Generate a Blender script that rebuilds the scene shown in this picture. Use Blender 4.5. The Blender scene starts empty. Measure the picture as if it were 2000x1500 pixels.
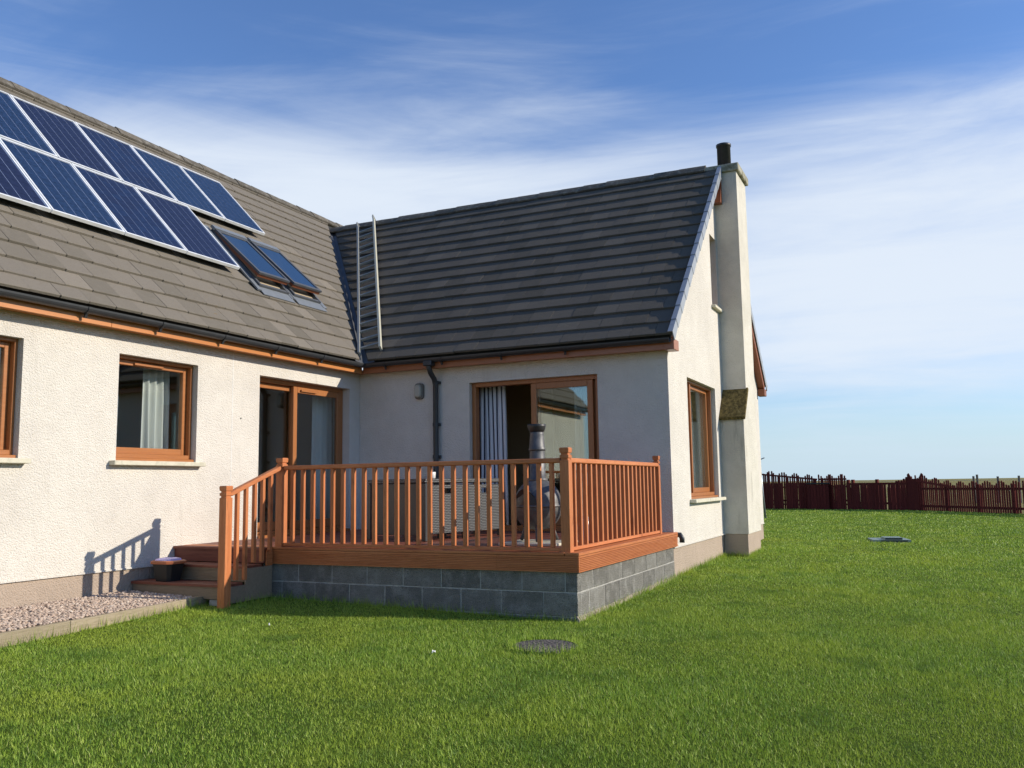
import bpy, bmesh, math, random
import numpy as np
from mathutils import Matrix, Vector
random.seed(7)
rng = np.random.default_rng(11)
S = bpy.context.scene
COL = S.collection

# ------------------------------------------------------------------ camera
CAMP = Vector((-11.4089, -7.9877, 1.2857))
YAW, PITCH, ROLL, FPX = 1.1333, 0.1148, -0.0151, 1711.55
fw = Vector((math.sin(YAW)*math.cos(PITCH), math.cos(YAW)*math.cos(PITCH), math.sin(PITCH)))
rt = Vector((math.cos(YAW), -math.sin(YAW), 0))
up = rt.cross(fw)
c_, s_ = math.cos(ROLL), math.sin(ROLL)
rt2 = c_*rt + s_*up; up2 = -s_*rt + c_*up
cam = bpy.data.cameras.new('camera'); camo = bpy.data.objects.new('camera', cam); COL.objects.link(camo)
cam.sensor_width = 36; cam.lens = 36*FPX/2000; cam.clip_end = 8000; cam.clip_start = .05
m = Matrix.Identity(4)
for i in range(3):
    m[i][0] = rt2[i]; m[i][1] = up2[i]; m[i][2] = -fw[i]; m[i][3] = CAMP[i]
camo.matrix_world = m
S.camera = camo
S.render.resolution_x = 1024; S.render.resolution_y = 768

# ------------------------------------------------------------------ sun and sky
SUN = Vector((.355, -1., .495)).normalized()
EL = math.asin(SUN.z); AZ = math.atan2(SUN.x, SUN.y)
sl = bpy.data.lights.new('sun', 'SUN'); sl.energy = 3.55; sl.angle = math.radians(.53); sl.color = (1., .91, .77)
so = bpy.data.objects.new('sun', sl); COL.objects.link(so)
so.rotation_euler = SUN.to_track_quat('Z', 'Y').to_euler(); so.location = (5, -15, 15)

W = bpy.data.worlds.new('World'); S.world = W; W.use_nodes = True
nt = W.node_tree; nt.nodes.clear()
def N(t, typ, **kw):
    n = t.nodes.new(typ)
    for k, v in kw.items(): setattr(n, k, v)
    return n
out = N(nt, 'ShaderNodeOutputWorld'); bg = N(nt, 'ShaderNodeBackground'); bg.inputs[1].default_value = .092
sky = N(nt, 'ShaderNodeTexSky', sky_type='NISHITA', sun_disc=False)
sky.sun_elevation = EL; sky.sun_rotation = AZ; sky.altitude = 20; sky.air_density = 1.1; sky.dust_density = .15; sky.ozone_density = 3.0
tc = N(nt, 'ShaderNodeTexCoord'); sep = N(nt, 'ShaderNodeSeparateXYZ'); nt.links.new(tc.outputs['Generated'], sep.inputs[0])
def M(op, a, b=None, t=nt, clamp=False):
    n = N(t, 'ShaderNodeMath', operation=op, use_clamp=clamp)
    for i, x in enumerate((a, b)):
        if x is None: continue
        if isinstance(x, (int, float)): n.inputs[i].default_value = x
        else: t.links.new(x, n.inputs[i])
    return n.outputs[0]
def MR(x, a, b, c, d, t=nt, smooth=True):
    n = N(t, 'ShaderNodeMapRange', interpolation_type='SMOOTHSTEP' if smooth else 'LINEAR')
    t.links.new(x, n.inputs[0])
    for i, v in enumerate((a, b, c, d)): n.inputs[i+1].default_value = v
    return n.outputs[0]
den = M('ADD', M('MAXIMUM', sep.outputs[2], 0.), .13)
px = M('DIVIDE', sep.outputs[0], den); py = M('DIVIDE', sep.outputs[1], den)
cmb = N(nt, 'ShaderNodeCombineXYZ'); nt.links.new(px, cmb.inputs[0]); nt.links.new(py, cmb.inputs[1])
def noise(vec, scale, detail, rough, off=(0, 0, 0), scl=(1, 1, 1), rot=0., t=nt, dist=0.):
    mp = N(t, 'ShaderNodeMapping'); mp.inputs['Location'].default_value = off; mp.inputs['Scale'].default_value = scl
    mp.inputs['Rotation'].default_value = (0, 0, rot); t.links.new(vec, mp.inputs[0])
    n = N(t, 'ShaderNodeTexNoise'); t.links.new(mp.outputs[0], n.inputs['Vector'])
    n.inputs['Scale'].default_value = scale; n.inputs['Detail'].default_value = detail; n.inputs['Roughness'].default_value = rough
    n.inputs['Distortion'].default_value = dist
    return n.outputs['Fac']
n1 = noise(cmb.outputs[0], .55, 4, .5, (3.2, 1.4, 0), (1, .55, 1), .5)
n2 = noise(cmb.outputs[0], 1.9, 9, .62, (7.7, 2.2, 0), (1, .28, 1), .6, dist=.9)
n3 = noise(tc.outputs['Generated'], 2.6, 8, .6, (1.1, 4.3, 0), (1, 1, 7.), 0, dist=.5)
elv = sep.outputs[2]
band = M('MULTIPLY', MR(elv, .02, .17, .25, 1.), MR(elv, .26, .46, 1., .0))
n4 = noise(tc.outputs['Generated'], 1.15, 2, .5, (2.3, .7, 0), (1, 1, .6))
cov = M('ADD', M('ADD', M('MULTIPLY', n1, .40), M('MULTIPLY', n2, .40)), M('ADD', M('MULTIPLY', n3, .55), M('MULTIPLY', n4, .9)))
mask = M('MULTIPLY', MR(M('ADD', cov, M('MULTIPLY', band, .62)), 1.10, 1.76, 0., 1.), .94)
bank = M('ADD', M('MULTIPLY', sep.outputs[0], .906), M('MULTIPLY', sep.outputs[1], .424))
mask = M('MULTIPLY', mask, MR(bank, -.3, .5, .15, 1.))
mix = N(nt, 'ShaderNodeMix', data_type='RGBA'); nt.links.new(mask, mix.inputs[0])
tint = N(nt, 'ShaderNodeMix', data_type='RGBA', blend_type='MULTIPLY'); tint.inputs[0].default_value = 1
nt.links.new(sky.outputs[0], tint.inputs[6]); tint.inputs[7].default_value = (.87, 1.03, 1.34, 1)
nt.links.new(tint.outputs[2], mix.inputs[6]); mix.inputs[7].default_value = (6.1, 6.7, 7.5, 1)
haze = N(nt, 'ShaderNodeMix', data_type='RGBA'); nt.links.new(MR(elv, -.02, .125, .92, 0.), haze.inputs[0]); nt.links.new(mix.outputs[2], haze.inputs[6]); haze.inputs[7].default_value = (4.3, 5.6, 6.7, 1)
nt.links.new(haze.outputs[2], bg.inputs[0]); nt.links.new(bg.outputs[0], out.inputs[0])

S.view_settings.view_transform = 'Standard'; S.view_settings.look = 'None'
S.view_settings.exposure = .5; S.view_settings.gamma = 1.; S.view_settings.use_curve_mapping = False
S.render.engine = 'CYCLES'
S.cycles.max_bounces = 8; S.cycles.transparent_max_bounces = 12; S.cycles.glossy_bounces = 5

# ------------------------------------------------------------------ materials
class Mat:
    def __init__(s, name):
        s.m = bpy.data.materials.new(name); s.m.use_nodes = True; s.t = s.m.node_tree
        s.b = s.t.nodes['Principled BSDF']; s.out = s.t.nodes['Material Output']
        s.geo = N(s.t, 'ShaderNodeNewGeometry'); s.pos = s.geo.outputs['Position']
    def L(s, a, b): s.t.links.new(a, b)
    def noise(s, scale, detail=4, rough=.55, scl=(1, 1, 1), off=(0, 0, 0), rot=(0, 0, 0), vec=None, dist=0.):
        mp = N(s.t, 'ShaderNodeMapping'); mp.inputs['Scale'].default_value = scl; mp.inputs['Location'].default_value = off
        mp.inputs['Rotation'].default_value = rot
        s.L(vec or s.pos, mp.inputs[0]); n = N(s.t, 'ShaderNodeTexNoise'); s.L(mp.outputs[0], n.inputs['Vector'])
        n.inputs['Scale'].default_value = scale; n.inputs['Detail'].default_value = detail; n.inputs['Roughness'].default_value = rough
        n.inputs['Distortion'].default_value = dist
        return n.outputs['Fac']
    def vor(s, scale, feat='F1', scl=(1, 1, 1)):
        mp = N(s.t, 'ShaderNodeMapping'); mp.inputs['Scale'].default_value = scl; s.L(s.pos, mp.inputs[0])
        n = N(s.t, 'ShaderNodeTexVoronoi', feature=feat); s.L(mp.outputs[0], n.inputs['Vector']); n.inputs['Scale'].default_value = scale
        return n
    def ramp(s, fac, stops):
        r = N(s.t, 'ShaderNodeValToRGB'); e = r.color_ramp.elements
        while len(e) < len(stops): e.new(.5)
        for x, (p, c) in zip(e, stops): x.position = p; x.color = (*c, 1)
        s.L(fac, r.inputs[0]); return r.outputs[0]
    def mixc(s, fac, a, b, mode='MIX'):
        n = N(s.t, 'ShaderNodeMix', data_type='RGBA', blend_type=mode)
        for i, x in ((0, fac), (6, a), (7, b)):
            if isinstance(x, (int, float)): n.inputs[i].default_value = x
            elif isinstance(x, tuple): n.inputs[i].default_value = (*x, 1)
            else: s.L(x, n.inputs[i])
        return n.outputs[2]
    def rnd(s): return N(s.t, 'ShaderNodeObjectInfo').outputs['Random']
    def mr(s, x, a, b, c, d): return MR(x, a, b, c, d, s.t)
    def math(s, op, a, b=None): return M(op, a, b, s.t)
    def col(s, c):
        if isinstance(c, tuple): s.b.inputs['Base Color'].default_value = (*c, 1)
        else: s.L(c, s.b.inputs['Base Color'])
    def rough(s, v, spec=.5, metal=0):
        if isinstance(v, (int, float)): s.b.inputs['Roughness'].default_value = v
        else: s.L(v, s.b.inputs['Roughness'])
        s.b.inputs['Specular IOR Level'].default_value = spec; s.b.inputs['Metallic'].default_value = metal
    def bump(s, h, dist=.005, strength=1.):
        n = N(s.t, 'ShaderNodeBump'); n.inputs['Distance'].default_value = dist; n.inputs['Strength'].default_value = strength
        s.L(h, n.inputs['Height']); s.L(n.outputs[0], s.b.inputs['Normal'])

MT = {}
def harl(name, ca, cb, dirt, dirtamt, sc=66, bump=.0085):
    k = Mat(name)
    v = k.vor(sc); n = k.noise(sc*.8, 5, .65)
    h = k.math('ADD', k.math('MULTIPLY', v.outputs['Distance'], -.8), k.math('MULTIPLY', n, 1.1))
    big = k.noise(.9, 5, .6); mid = k.noise(6, 4, .6)
    c = k.mixc(k.mr(big, .35, .7, 0, 1), ca, cb)
    st = k.noise(4.5, 6, .68, (1, 1, .14), (3, 1, 2))
    c = k.mixc(k.mr(st, .56, .8, 0, dirtamt), c, dirt)
    sp = k.noise(140, 2, .5, off=(5, 5, 5))
    c = k.mixc(k.mr(sp, .62, .74, 0, .3), c, dirt)
    c = k.mixc(k.mr(mid, .3, .75, 0, .12), c, dirt)
    k.col(c); k.rough(.92, .15); k.bump(h, bump)
    MT[name] = k.m
harl('harling', (.700, .655, .582), (.63, .587, .522), (.36, .33, .28), .36)
harl('plinth_render', (.46, .365, .285), (.40, .32, .25), (.22, .18, .14), .4)
harl('chimney_render', (.70, .66, .57), (.60, .565, .48), (.16, .145, .11), .7)

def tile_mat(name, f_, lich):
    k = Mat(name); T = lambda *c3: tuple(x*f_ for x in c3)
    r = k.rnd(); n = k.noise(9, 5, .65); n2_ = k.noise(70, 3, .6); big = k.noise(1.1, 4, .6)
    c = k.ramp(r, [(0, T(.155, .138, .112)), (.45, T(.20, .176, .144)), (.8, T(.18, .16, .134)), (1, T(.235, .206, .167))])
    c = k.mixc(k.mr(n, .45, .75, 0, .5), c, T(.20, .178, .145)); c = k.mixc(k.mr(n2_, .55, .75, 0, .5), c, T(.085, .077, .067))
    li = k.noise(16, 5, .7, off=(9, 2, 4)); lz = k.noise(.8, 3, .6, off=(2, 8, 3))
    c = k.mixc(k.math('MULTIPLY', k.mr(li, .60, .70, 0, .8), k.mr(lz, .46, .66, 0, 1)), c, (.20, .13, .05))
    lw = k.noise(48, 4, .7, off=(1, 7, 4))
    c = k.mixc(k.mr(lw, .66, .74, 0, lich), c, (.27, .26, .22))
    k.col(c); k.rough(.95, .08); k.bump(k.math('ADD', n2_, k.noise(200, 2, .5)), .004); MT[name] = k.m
tile_mat('tile', 1.03, .45); tile_mat('tile_shaded', .66, .6)   # the wing slope's shade is painted into darker tiles, with more pale lichen

k = Mat('roof_underlay'); k.col((.03, .03, .03)); k.rough(.9); MT['underlay'] = k.m
k = Mat('lead'); k.col(k.mixc(k.noise(8), (.055, .06, .07), (.11, .115, .125))); k.rough(.55, .5); MT['lead'] = k.m
k = Mat('flashing'); k.col(k.mixc(k.noise(8), (.17, .19, .21), (.27, .29, .31))); k.rough(.5, .5, .3); MT['flashing'] = k.m
k = Mat('ridge_tile'); r = k.rnd(); n = k.noise(12, 5, .65)
k.col(k.mixc(k.mr(n, .45, .72, 0, .7), k.ramp(r, [(0, (.10, .09, .075)), (1, (.15, .13, .105))]), (.25, .235, .2))); k.rough(.92, .1); k.bump(k.noise(90), .004); MT['ridge'] = k.m
k = Mat('verge_plastic'); k.col(k.mixc(k.noise(15), (.24, .26, .29), (.33, .35, .38))); k.rough(.38, .6); MT['verge'] = k.m

def wood(name, a, b, dark, axis, rough=.5, spec=.4, bump=.0015, gs=1., rnd=.35, knots=True):
    k = Mat(name); scl = [14*gs]*3; scl[axis] = .9*gs
    g = k.noise(1.6, 6, .62, tuple(scl), dist=.5); fine = k.noise(6, 3, .6, tuple(x*1.6 for x in scl))
    c = k.mixc(k.mr(g, .33, .68, 0, 1), a, b); c = k.mixc(k.mr(fine, .48, .76, 0, .6), c, dark)
    if knots:
        v = k.noise(5, 2, .5, tuple(1 if i != axis else .6 for i in range(3)), (4, 4, 4)); c = k.mixc(k.mr(v, .68, .76, 0, .65), c, dark)
    rr = k.rnd(); c = k.mixc(k.math('MULTIPLY', rr, rnd), c, dark)
    k.col(c); k.rough(k.mr(fine, .3, .7, rough-.08, rough+.12), spec); k.bump(k.math('ADD', g, fine), bump); MT[name] = k.m
for i, ax in enumerate('xyz'):
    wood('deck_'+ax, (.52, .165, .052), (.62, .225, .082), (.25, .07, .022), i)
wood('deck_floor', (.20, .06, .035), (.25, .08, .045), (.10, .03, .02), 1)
wood('riser_grey', (.30, .225, .15), (.36, .27, .18), (.14, .10, .065), 1)
wood('riser_red', (.20, .055, .035), (.24, .075, .045), (.10, .03, .02), 1)
wood('win_x', (.35, .128, .037), (.40, .155, .048), (.26, .088, .025), 0, .35, .5, .0004, 1.5, .1, False)
wood('win_y', (.33, .12, .035), (.38, .145, .045), (.25, .085, .025), 1, .35, .5, .0004, 1.5, .1, False)
wood('win_z', (.35, .128, .037), (.40, .155, .048), (.26, .088, .025), 2, .35, .5, .0004, 1.5, .1, False)
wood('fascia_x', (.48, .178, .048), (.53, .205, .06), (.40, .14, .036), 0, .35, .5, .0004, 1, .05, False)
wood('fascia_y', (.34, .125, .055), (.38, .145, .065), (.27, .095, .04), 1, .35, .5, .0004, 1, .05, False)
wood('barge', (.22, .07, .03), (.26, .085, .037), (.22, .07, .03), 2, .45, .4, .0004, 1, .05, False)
wood('sleeper', (.33, .27, .18), (.40, .33, .23), (.17, .145, .095), 0, .85, .1, .004)
wood('fence', (.15, .024, .019), (.19, .034, .024), (.055, .011, .009), 2, .75, .15, .002, 1, .45, False)
wood('fence_post_grey', (.16, .14, .12), (.2, .18, .15), (.09, .08, .07), 2, .9, .1)

k = Mat('gutter_black'); k.col(k.mixc(k.noise(12), (.026, .028, .031), (.045, .047, .05))); k.rough(.42, .5); MT['gutter'] = k.m
k = Mat('black_metal'); k.col(k.mixc(k.noise(25), (.02, .02, .021), (.038, .037, .036))); k.rough(.42, .5); MT['black'] = k.m
k = Mat('cast_iron'); k.col(k.mixc(k.mr(k.noise(14, 5, .6), .35, .7, 0, 1), (.085, .085, .088), (.15, .145, .14))); k.rough(.5, .5, .35); k.bump(k.noise(120), .001); MT['iron'] = k.m
k = Mat('aluminium'); k.col(k.mixc(k.mr(k.noise(10, 4, .6), .4, .7, 0, 1), (.80, .82, .84), (.68, .70, .70))); k.rough(.45, .5, .15); MT['alu'] = k.m
k = Mat('ladder_pale'); k.col(k.mixc(k.noise(20, 5), (.50, .49, .40), (.38, .37, .30))); k.rough(.7, .3); MT['ladder'] = k.m
k = Mat('ladder_dull_shade'); k.col(k.mixc(k.noise(20, 5), (.27, .275, .26), (.36, .36, .33))); k.rough(.6, .3, .3); MT['ladder_dull_shade'] = k.m  # dull tone carries the painted shade of the valley-side rail
k = Mat('steel'); k.col((.32, .34, .36)); k.rough(.4, .5, .6); MT['steel'] = k.m
k = Mat('foil'); k.col((.75, .75, .76)); k.rough(.25, .5, .9); k.bump(k.noise(40, 4, .7), .02); MT['foil'] = k.m
k = Mat('sill_concrete'); k.col(k.mixc(k.mr(k.noise(14, 5, .65), .4, .75, 0, .8), (.62, .58, .46), (.43, .41, .31))); k.rough(.85, .2); k.bump(k.noise(150), .002); MT['sill'] = k.m
k = Mat('cap_concrete'); k.col(k.mixc(k.mr(k.noise(7, 6, .7), .4, .66, 0, 1), (.40, .38, .30), (.15, .14, .09))); k.rough(.95, .1); k.bump(k.noise(60), .006); MT['cap'] = k.m
k = Mat('moss_slab'); n = k.noise(16, 6, .7)
k.col(k.ramp(n, [(.3, (.045, .036, .02)), (.46, (.12, .095, .04)), (.58, (.20, .155, .06)), (.72, (.30, .25, .13))])); k.rough(.98, .05); k.bump(k.noise(45, 5, .7), .02); MT['moss'] = k.m
k = Mat('block'); r = k.rnd(); n = k.noise(7, 5, .65); f = k.noise(90, 3, .6); v = k.vor(120)
c = k.ramp(r, [(0, (.21, .20, .177)), (.5, (.26, .248, .219)), (1, (.305, .29, .256))]); c = k.mixc(k.mr(n, .40, .70, 0, .75), c, (.41, .395, .355))
c = k.mixc(k.mr(f, .52, .72, 0, .75), c, (.085, .086, .083)); k.col(c); k.rough(.96, .1); k.bump(k.math('ADD', f, v.outputs['Distance']), .014); MT['block'] = k.m
k = Mat('mortar'); n = k.noise(20, 5, .65); k.col(k.mixc(k.mr(n, .4, .7, 0, 1), (.44, .425, .385), (.31, .30, .275))); k.rough(.95, .1); k.bump(k.noise(110), .006); MT['mortar'] = k.m
k = Mat('footing'); k.col(k.mixc(k.mr(k.noise(22, 6, .7), .4, .65, 0, 1), (.36, .31, .24), (.15, .125, .09))); k.rough(.97, .05); k.bump(k.noise(60), .015); MT['footing'] = k.m
k = Mat('manhole'); v = k.vor(46); f = k.noise(75, 4, .6)
c = k.mixc(k.mr(v.outputs['Distance'], .2, .6, 0, 1), (.27, .235, .205), (.085, .078, .074)); c = k.mixc(k.mr(f, .5, .66, 0, .7), c, (.07, .065, .062)); k.col(c); k.rough(.9, .2); k.bump(k.math('ADD', f, v.outputs['Distance']), .012); MT['manhole'] = k.m
k = Mat('cover_plastic'); k.col(k.mixc(k.noise(18, 5), (.17, .23, .20), (.25, .31, .27))); k.rough(.55, .4); MT['cover'] = k.m
k = Mat('cover_dark'); k.col((.035, .05, .048)); k.rough(.6); MT['cover_dark'] = k.m
k = Mat('pebble'); isl = k.geo.outputs['Random Per Island']
c = k.ramp(isl, [(0, (.44, .325, .245)), (.25, (.56, .44, .345)), (.5, (.38, .29, .225)), (.7, (.66, .56, .46)), (.85, (.50, .37, .285)), (1, (.26, .22, .185))]); c = k.mixc(k.mr(k.noise(60), .4, .7, 0, .35), c, (.38, .27, .20))
k.col(c); k.rough(.8, .25); MT['pebble'] = k.m
k = Mat('gravel_base'); k.col(k.mixc(k.noise(60), (.14, .11, .09), (.24, .19, .155))); k.rough(.95, .1); k.bump(k.noise(80), .01); MT['gravel_base'] = k.m
k = Mat('interior_wall'); k.col((.42, .34, .23)); k.rough(.9, .1); MT['inside'] = k.m
k = Mat('interior_floor'); k.col((.16, .10, .055)); k.rough(.6); MT['inside_floor'] = k.m
k = Mat('curtain_white'); k.col(k.mixc(k.noise(40), (.78, .77, .74), (.70, .69, .66))); k.rough(.95, .05); MT['curtain'] = k.m
k = Mat('curtain_stripe'); att = N(k.t, 'ShaderNodeAttribute', attribute_name='fold_u')
fr = k.math('FRACT', k.math('MULTIPLY', att.outputs['Fac'], 6.)); ln = k.math('LESS_THAN', fr, .14)
k.col(k.mixc(ln, (.76, .75, .76), (.06, .055, .08))); k.rough(.95, .05); MT['curtain_stripe'] = k.m
k = Mat('white_plastic'); k.col((.72, .71, .68)); k.rough(.45); MT['white'] = k.m
k = Mat('lamp_lens'); k.col(k.mixc(k.noise(30), (.48, .46, .38), (.34, .32, .26))); k.rough(.45); MT['lens'] = k.m
k = Mat('lamp_body'); k.col((.16, .15, .13)); k.rough(.6); MT['lampbody'] = k.m
k = Mat('tub_black'); k.col((.014, .015, .016)); k.rough(.45); MT['tub'] = k.m
k = Mat('tub_rim'); k.col((.42, .13, .05)); k.rough(.5); MT['tubrim'] = k.m
k = Mat('bag_lilac'); k.col((.66, .55, .85)); k.rough(.35); k.bump(k.noise(60), .006); MT['bag'] = k.m
k = Mat('table_glass'); k.col((.01, .011, .012)); k.rough(.12, .6); MT['tableglass'] = k.m

k = Mat('rattan')
tcn = N(k.t, 'ShaderNodeTexCoord'); sp_ = N(k.t, 'ShaderNodeSeparateXYZ'); k.L(tcn.outputs['Object'], sp_.inputs[0])
hx = k.math('MULTIPLY', k.math('ADD', sp_.outputs[0], sp_.outputs[1]), 42.); hz = k.math('MULTIPLY', sp_.outputs[2], 50.)
row = k.math('FLOOR', hz); sh = k.math('MULTIPLY', k.math('MODULO', row, 2.), .5)
fx = k.math('ABSOLUTE', k.math('SUBTRACT', k.math('FRACT', k.math('ADD', hx, sh)), .5)); fz = k.math('ABSOLUTE', k.math('SUBTRACT', k.math('FRACT', hz), .5))
d_ = k.math('ADD', k.math('MULTIPLY', fx, 1.15), fz); hh = k.mr(d_, .18, .62, 1., 0.)
k.col(k.mixc(hh, (.004, .004, .005), (.27, .27, .265))); k.rough(.42, .5); k.bump(hh, .004); MT['rattan'] = k.m
k = Mat('rattan_trim'); k.col(k.mixc(k.noise(70), (.018, .018, .02), (.05, .05, .052))); k.rough(.4); MT['rtrim'] = k.m

k = Mat('solar_cell'); r = k.rnd(); v = k.vor(24, 'F1'); n = k.noise(5, 3)
c = k.mixc(k.mr(v.outputs['Distance'], .1, .8, 0, 1), (.007, .013, .042), (.011, .023, .066)); c = k.mixc(k.math('MULTIPLY', r, .8), c, (.010, .012, .034))
k.col(c); k.rough(.3, .35); k.b.inputs['Coat Weight'].default_value = .15; k.b.inputs['Coat Roughness'].default_value = .06; MT['cell'] = k.m
for nm, mul in (('cell_b', (.014, .032, .08)), ('cell_c', (.013, .016, .045))):
    k = Mat('solar_cell'); v = k.vor(24, 'F1'); k.col(k.mixc(k.mr(v.outputs['Distance'], .1, .8, 0, 1), tuple(x*.6 for x in mul), mul)); k.rough(.3, .35); k.b.inputs['Coat Weight'].default_value = .15; k.b.inputs['Coat Roughness'].default_value = .06; MT[nm] = k.m
k = Mat('cell_backsheet'); k.col((.20, .25, .40)); k.rough(.3); MT['backsheet'] = k.m
k = Mat('busbar'); k.col((.22, .26, .36)); k.rough(.3, .5, .5); MT['busbar'] = k.m

def glass(name, tint, f0, rough=0.):
    k = Mat(name); k.t.nodes.remove(k.b)
    tr = N(k.t, 'ShaderNodeBsdfTransparent'); tr.inputs[0].default_value = (*tint, 1)
    gl = N(k.t, 'ShaderNodeBsdfGlossy'); gl.inputs['Roughness'].default_value = rough; gl.inputs[0].default_value = (.95, 1, .97, 1)
    lw = N(k.t, 'ShaderNodeLayerWeight'); lw.inputs[0].default_value = .5
    sch = M('ADD', M('MULTIPLY', M('POWER', lw.outputs['Facing'], 4.5, k.t), 1-f0, k.t), f0, k.t)
    bp = N(k.t, 'ShaderNodeBump'); bp.inputs['Distance'].default_value = .0016; k.L(k.noise(1.1, 1, .4), bp.inputs['Height']); k.L(bp.outputs[0], gl.inputs['Normal'])
    mx = N(k.t, 'ShaderNodeMixShader'); k.L(sch, mx.inputs[0]); k.L(tr.outputs[0], mx.inputs[1]); k.L(gl.outputs[0], mx.inputs[2]); k.L(mx.outputs[0], k.out.inputs[0])
    MT[name] = k.m
glass('glass', (.90, .93, .92), .105)

# fence line for the field/lawn split
FP = [(27.25, 4.0), (26.45, -4.0), (25.95, -5.1), (24.75, -7.6), (20.68, -10.71), (17.2, -13.4)]
def lawn_mat():
    k = Mat('lawn')
    a = k.noise(.45, 5, .6); b = k.noise(2.6, 5, .6, off=(4, 4, 0)); f = k.noise(55, 4, .7); f2 = k.noise(16, 4, .65, off=(8, 1, 0))
    c = k.ramp(a, [(.3, (.06, .105, .012)), (.5, (.085, .13, .014)), (.7, (.12, .16, .018))])
    c = k.mixc(k.mr(b, .45, .75, 0, .55), c, (.12, .17, .016)); c = k.mixc(k.mr(f2, .42, .68, 0, .5), c, (.045, .08, .010)); c = k.mixc(k.mr(f, .46, .64, 0, .6), c, (.03, .05, .008))
    s = N(k.t, 'ShaderNodeSeparateXYZ'); k.L(k.pos, s.inputs[0]); X, Y = s.outputs[0], s.outputs[1]
    def side(p, q):   # >0 beyond the line p->q
        dx, dy = q[0]-p[0], q[1]-p[1]; l = math.hypot(dx, dy)
        return k.math('ADD', k.math('ADD', k.math('MULTIPLY', X, -dy/l), k.math('MULTIPLY', Y, dx/l)), (dy*p[0]-dx*p[1])/l)
    d = k.math('MAXIMUM', side(FP[0], FP[1]), k.math('MAXIMUM', side(FP[2], FP[3]), side(FP[3], FP[4])))
    fa = k.noise(.09, 5, .6); fb = k.noise(.8, 5, .7, (1, 1, 1)); fc = k.ramp(k.math('ADD', k.math('MULTIPLY', fa, .6), k.math('MULTIPLY', fb, .4)), [(.35, (.17, .16, .045)), (.55, (.26, .225, .08)), (.7, (.34, .28, .12))])
    c = k.mixc(k.mr(d, .0, .35, 0, 1), c, fc)
    k.col(c); k.rough(.95, .1); k.bump(k.math('ADD', f, f2), .02); MT['lawn'] = k.m
lawn_mat()
k = Mat('grass_blade'); isl = k.geo.outputs['Random Per Island']
a = k.noise(.8, 5, .62); b = k.noise(1.7, 6, .66, off=(4, 4, 0))
c = k.ramp(isl, [(0, (.11, .225, .020)), (.35, (.24, .385, .046)), (.72, (.37, .51, .07)), (.9, (.52, .66, .10)), (.98, (.58, .66, .18)), (1, (.68, .66, .32))])
c = k.mixc(k.mr(a, .42, .64, 0, .7), c, (.42, .51, .06)); c = k.mixc(k.mr(b, .50, .68, 0, .75), c, (.11, .23, .035))
k.col(c); k.rough(.5, .35)
tl = N(k.t, 'ShaderNodeBsdfTranslucent'); k.L(k.mixc(.5, c, (.28, .40, .03)), tl.inputs[0]); mx = N(k.t, 'ShaderNodeMixShader'); mx.inputs[0].default_value = .3
k.L(k.b.outputs[0], mx.inputs[1]); k.L(tl.outputs[0], mx.inputs[2]); k.L(mx.outputs[0], k.out.inputs[0]); MT['blade'] = k.m

# ------------------------------------------------------------------ object helpers
WM = {}
def link(o, parent=None, world=None):
    COL.objects.link(o)
    wm = world if world is not None else Matrix.Identity(4)
    o.matrix_basis = wm
    if parent is not None:
        o.parent = parent; o.matrix_parent_inverse = WM[parent].inverted()
    WM[o] = wm
    return o
def thing(name, label, cat, loc=(0, 0, 0), rz=0., group=None):
    o = bpy.data.objects.new(name, None); o.empty_display_size = .1
    link(o, None, Matrix.Translation(loc) @ Matrix.Rotation(rz, 4, 'Z')); tag(o, label, cat, group); return o
def tag(o, label=None, cat=None, group=None, kind=None):
    if label: o['label'] = label
    if cat: o['category'] = cat
    if group: o['group'] = group
    if kind: o['kind'] = kind
    return o
def pydata(name, v, f, mat, smooth=False):
    me = bpy.data.meshes.new(name); me.from_pydata([tuple(x) for x in v], [], f); me.materials.append(MT[mat] if isinstance(mat, str) else mat)
    if smooth:
        for p in me.polygons: p.use_smooth = True
    me.update(); return me
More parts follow.
